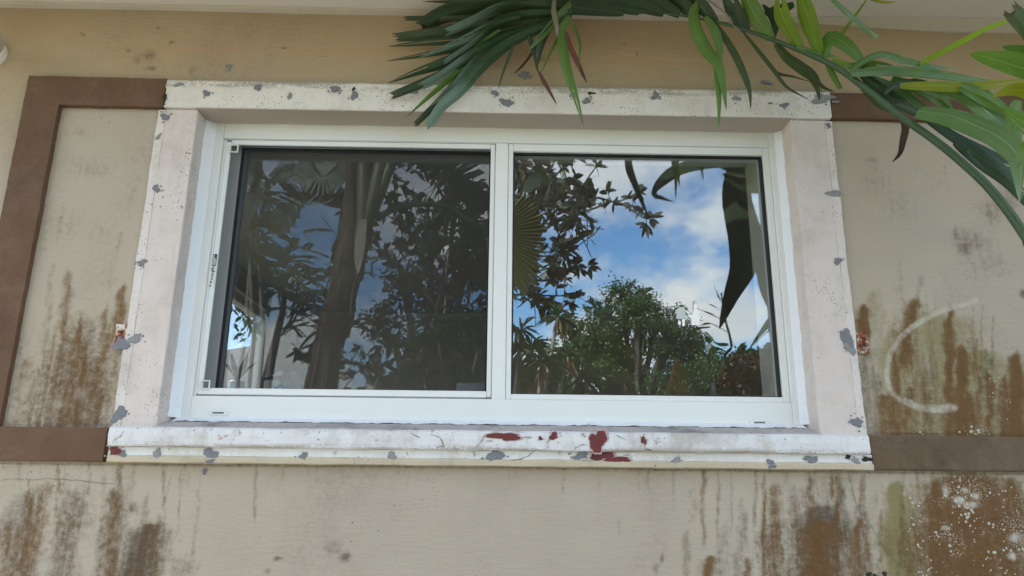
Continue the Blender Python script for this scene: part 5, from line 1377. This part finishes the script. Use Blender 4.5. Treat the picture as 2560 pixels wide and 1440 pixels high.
broad('russet_tree', 'russet brown tree mirrored at the lower right of the right pane', [(1850, 930, 50, 44), (1900, 920, 40, 40), (1870, 975, 70, 40), (1930, 950, 40, 60), (1950, 1000, 60, 40)], -20, 7000, .15, 'rusty', 8.2, group=HG)
broad('casuarina', 'thin dark casuarina mirrored above the russet tree', [(1862, 880, 26, 16), (1840, 890, 26, 16), (1885, 890, 30, 18), (1950, 890, 30, 30)], -24, 2500, .16, 'hedge', 9.6, group=HG, trunk_r=.12)
broad('dark_tree', 'dark tree mirrored behind the dracaenas under the mullion', [(1330, 960, 80, 40), (1250, 960, 90, 50), (1170, 950, 80, 60), (1400, 980, 60, 40), (1200, 900, 60, 50), (1110, 985, 60, 40), (1050, 950, 60, 44), (985, 965, 50, 32), (1160, 880, 50, 50)], -16, 12000, .17, 'hedge', .1, group=HG)
broad('dark_tree', 'tall dark tree mirrored behind the rubber tree in the left pane', [(1010, 700, 60, 70), (1100, 760, 80, 70), (1180, 640, 60, 80), (960, 800, 60, 60), (1080, 560, 60, 60), (1180, 480, 50, 60), (1150, 840, 80, 60), (1040, 870, 70, 40)], -13, 3200, .13, 'hedge', -1.6, group=HG)
broad('dark_tree', 'dark shrubby tree mirrored at the bottom of the left pane beside the trunk', [(1030, 990, 60, 22), (960, 995, 60, 18), (880, 995, 60, 14)], -18, 3000, .17, 'hedge', -2.6, group=HG)
broad('dark_tree', 'dense dark tree mirrored along the left edge of the left pane', [(600, 700, 50, 80), (590, 600, 40, 70), (620, 640, 30, 60), (570, 800, 40, 60)], -11, 6000, .16, 'hedge', -6.2, group=HG)
# golden conical shrub
gr_ = empty('conical_cypress', (Q(1690, 985, -14).x, -14, 0)); tag(gr_, 'narrow golden cone of a cypress mirrored low in the right pane', 'tree', HG)
topz = Q(1690, 898, -14).z; xg = Q(1690, 985, -14).x; n_ = 5200
hz = RNG.uniform(0, 1, n_)**.8; rad = .42*np.clip((1-hz)*1.8, 0, 1)**.75*RNG.uniform(.75, 1, n_); an = RNG.uniform(0, 6.283, n_)
Pg = np.stack([xg+rad*np.cos(an), -14+rad*np.sin(an), .3+hz*(topz-.3)], 1); Dg = np.stack([np.cos(an)*.4, np.sin(an)*.4, np.ones(n_)], 1)
V_, F_ = leaves(Pg, Dg, rdir(n_), np.full(n_, .11), np.full(n_, .022)); under(gr_, mesh_np('crown', V_, F_, M['golden']))
b = MB(); b.tube([(xg, -14, 0), (xg, -14, topz*.7)], [.07, .02], 8); under(gr_, b.build('trunk', M['bark'], None, True))
# utility pole
pa, pb = Q(1768, 856, -18), Q(1784, 985, -18)
up = empty('utility_pole', (pb.x, -18, 0)); tag(up, 'grey wooden utility pole mirrored right of the green tree', 'pole')
dirp = (pb-pa)/(pb.z-pa.z)
b = MB(); b.tube([pb-dirp*pb.z, pa], [.11, .075], 10); under(up, b.build('pole', plain('weathered_pole_wood', (.20, .19, .18), .9, .2, 6, bump=.4), None, True))
under(up, box('cross_arm', pa.x-.55, pa.x+.35, -18.06, -17.9, pa.z-.75, pa.z-.66, M['bark'], None, .01))
# pale gate pillar
pa, pb = Q(914, 906, -12), Q(944, 985, -12)
gp = empty('gate_pillar', ((pa.x+pb.x)/2, -12, 0)); tag(gp, 'pale stucco pillar mirrored low in the left pane', 'pillar')
under(gp, box('shaft', pa.x+.03, pb.x, -12.3, -12, 0, pa.z-.09, plain('pale_pillar_paint', (.58, .52, .44), .8, .08, 6), None, .01)); under(gp, box('cap', pa.x, pb.x+.04, -12.34, -11.96, pa.z-.088, pa.z, plain('pillar_cap_paint', (.66, .62, .55), .8, .06, 6), None, .015))

# ------------------------------------------------------------------ seen through the side window: a neighbour's roof and a branch
nh = empty('neighbour_house', (-9, 22, 0)); tag(nh, 'neighbouring house with a grey hipped roof beyond the side window', 'house')
b = MB(); b.box(-16, -3.5, 18, 28, 0, 3.3); under(nh, b.build('wall', plain('neighbour_wall_paint', (.45, .42, .38), .85, .06, 4)))
b = MB(); b.add([(-16.6, 17.4, 3.25), (-2.9, 17.4, 3.25), (-2.9, 28.6, 3.25), (-16.6, 28.6, 3.25), (-8.0, 23, 6.2), (-7, 23, 6.2)], [(0, 1, 5, 4), (1, 2, 5), (2, 3, 4, 5), (3, 0, 4), (0, 3, 2, 1)])
under(nh, b.build('roof', plain('grey_shingles', (.11, .10, .11), .85, .2, 6, bump=.4)))
st_ = empty('side_tree', (-5.6, 8.2, 0)); tag(st_, 'leafy branch hanging outside the side window in the lower left pane', 'tree')
tb = MB(); tb.tube(crom([(-5.6, 8.2, 0), (-5.7, 8.2, 2.5), (-5.2, 8.0, 4.6), (-4.4, 7.6, 5.2)], 20), [.14-.08*i/19 for i in range(20)], 8)
c0 = [P(600, 745, 6.6), P(630, 765, 6.6), P(645, 735, 6.4), P(632, 810, 6.6), P(575, 730, 6.8)]
P0 = []
for c in c0:
    tb.tube(crom([(-5.2, 8.0, 4.6), Vector((-5.0, 7.6, 5.0)).lerp(c, .6), c], 10), [.04-.03*i/9 for i in range(10)], 5)
    P0.append(np.array(c)+RNG.normal(size=(46, 3))*np.array([.16, .3, .12]))
P0 = np.concatenate(P0); n_ = len(P0); d = rdir(n_); d[:, 2] -= .5
V_, F_ = leaves(P0, d, rdir(n_), np.full(n_, .12), np.full(n_, .026)); under(st_, tb.build('trunk', M['bark'], None, True)); under(st_, mesh_np('crown', V_, F_, M['treegreen']))
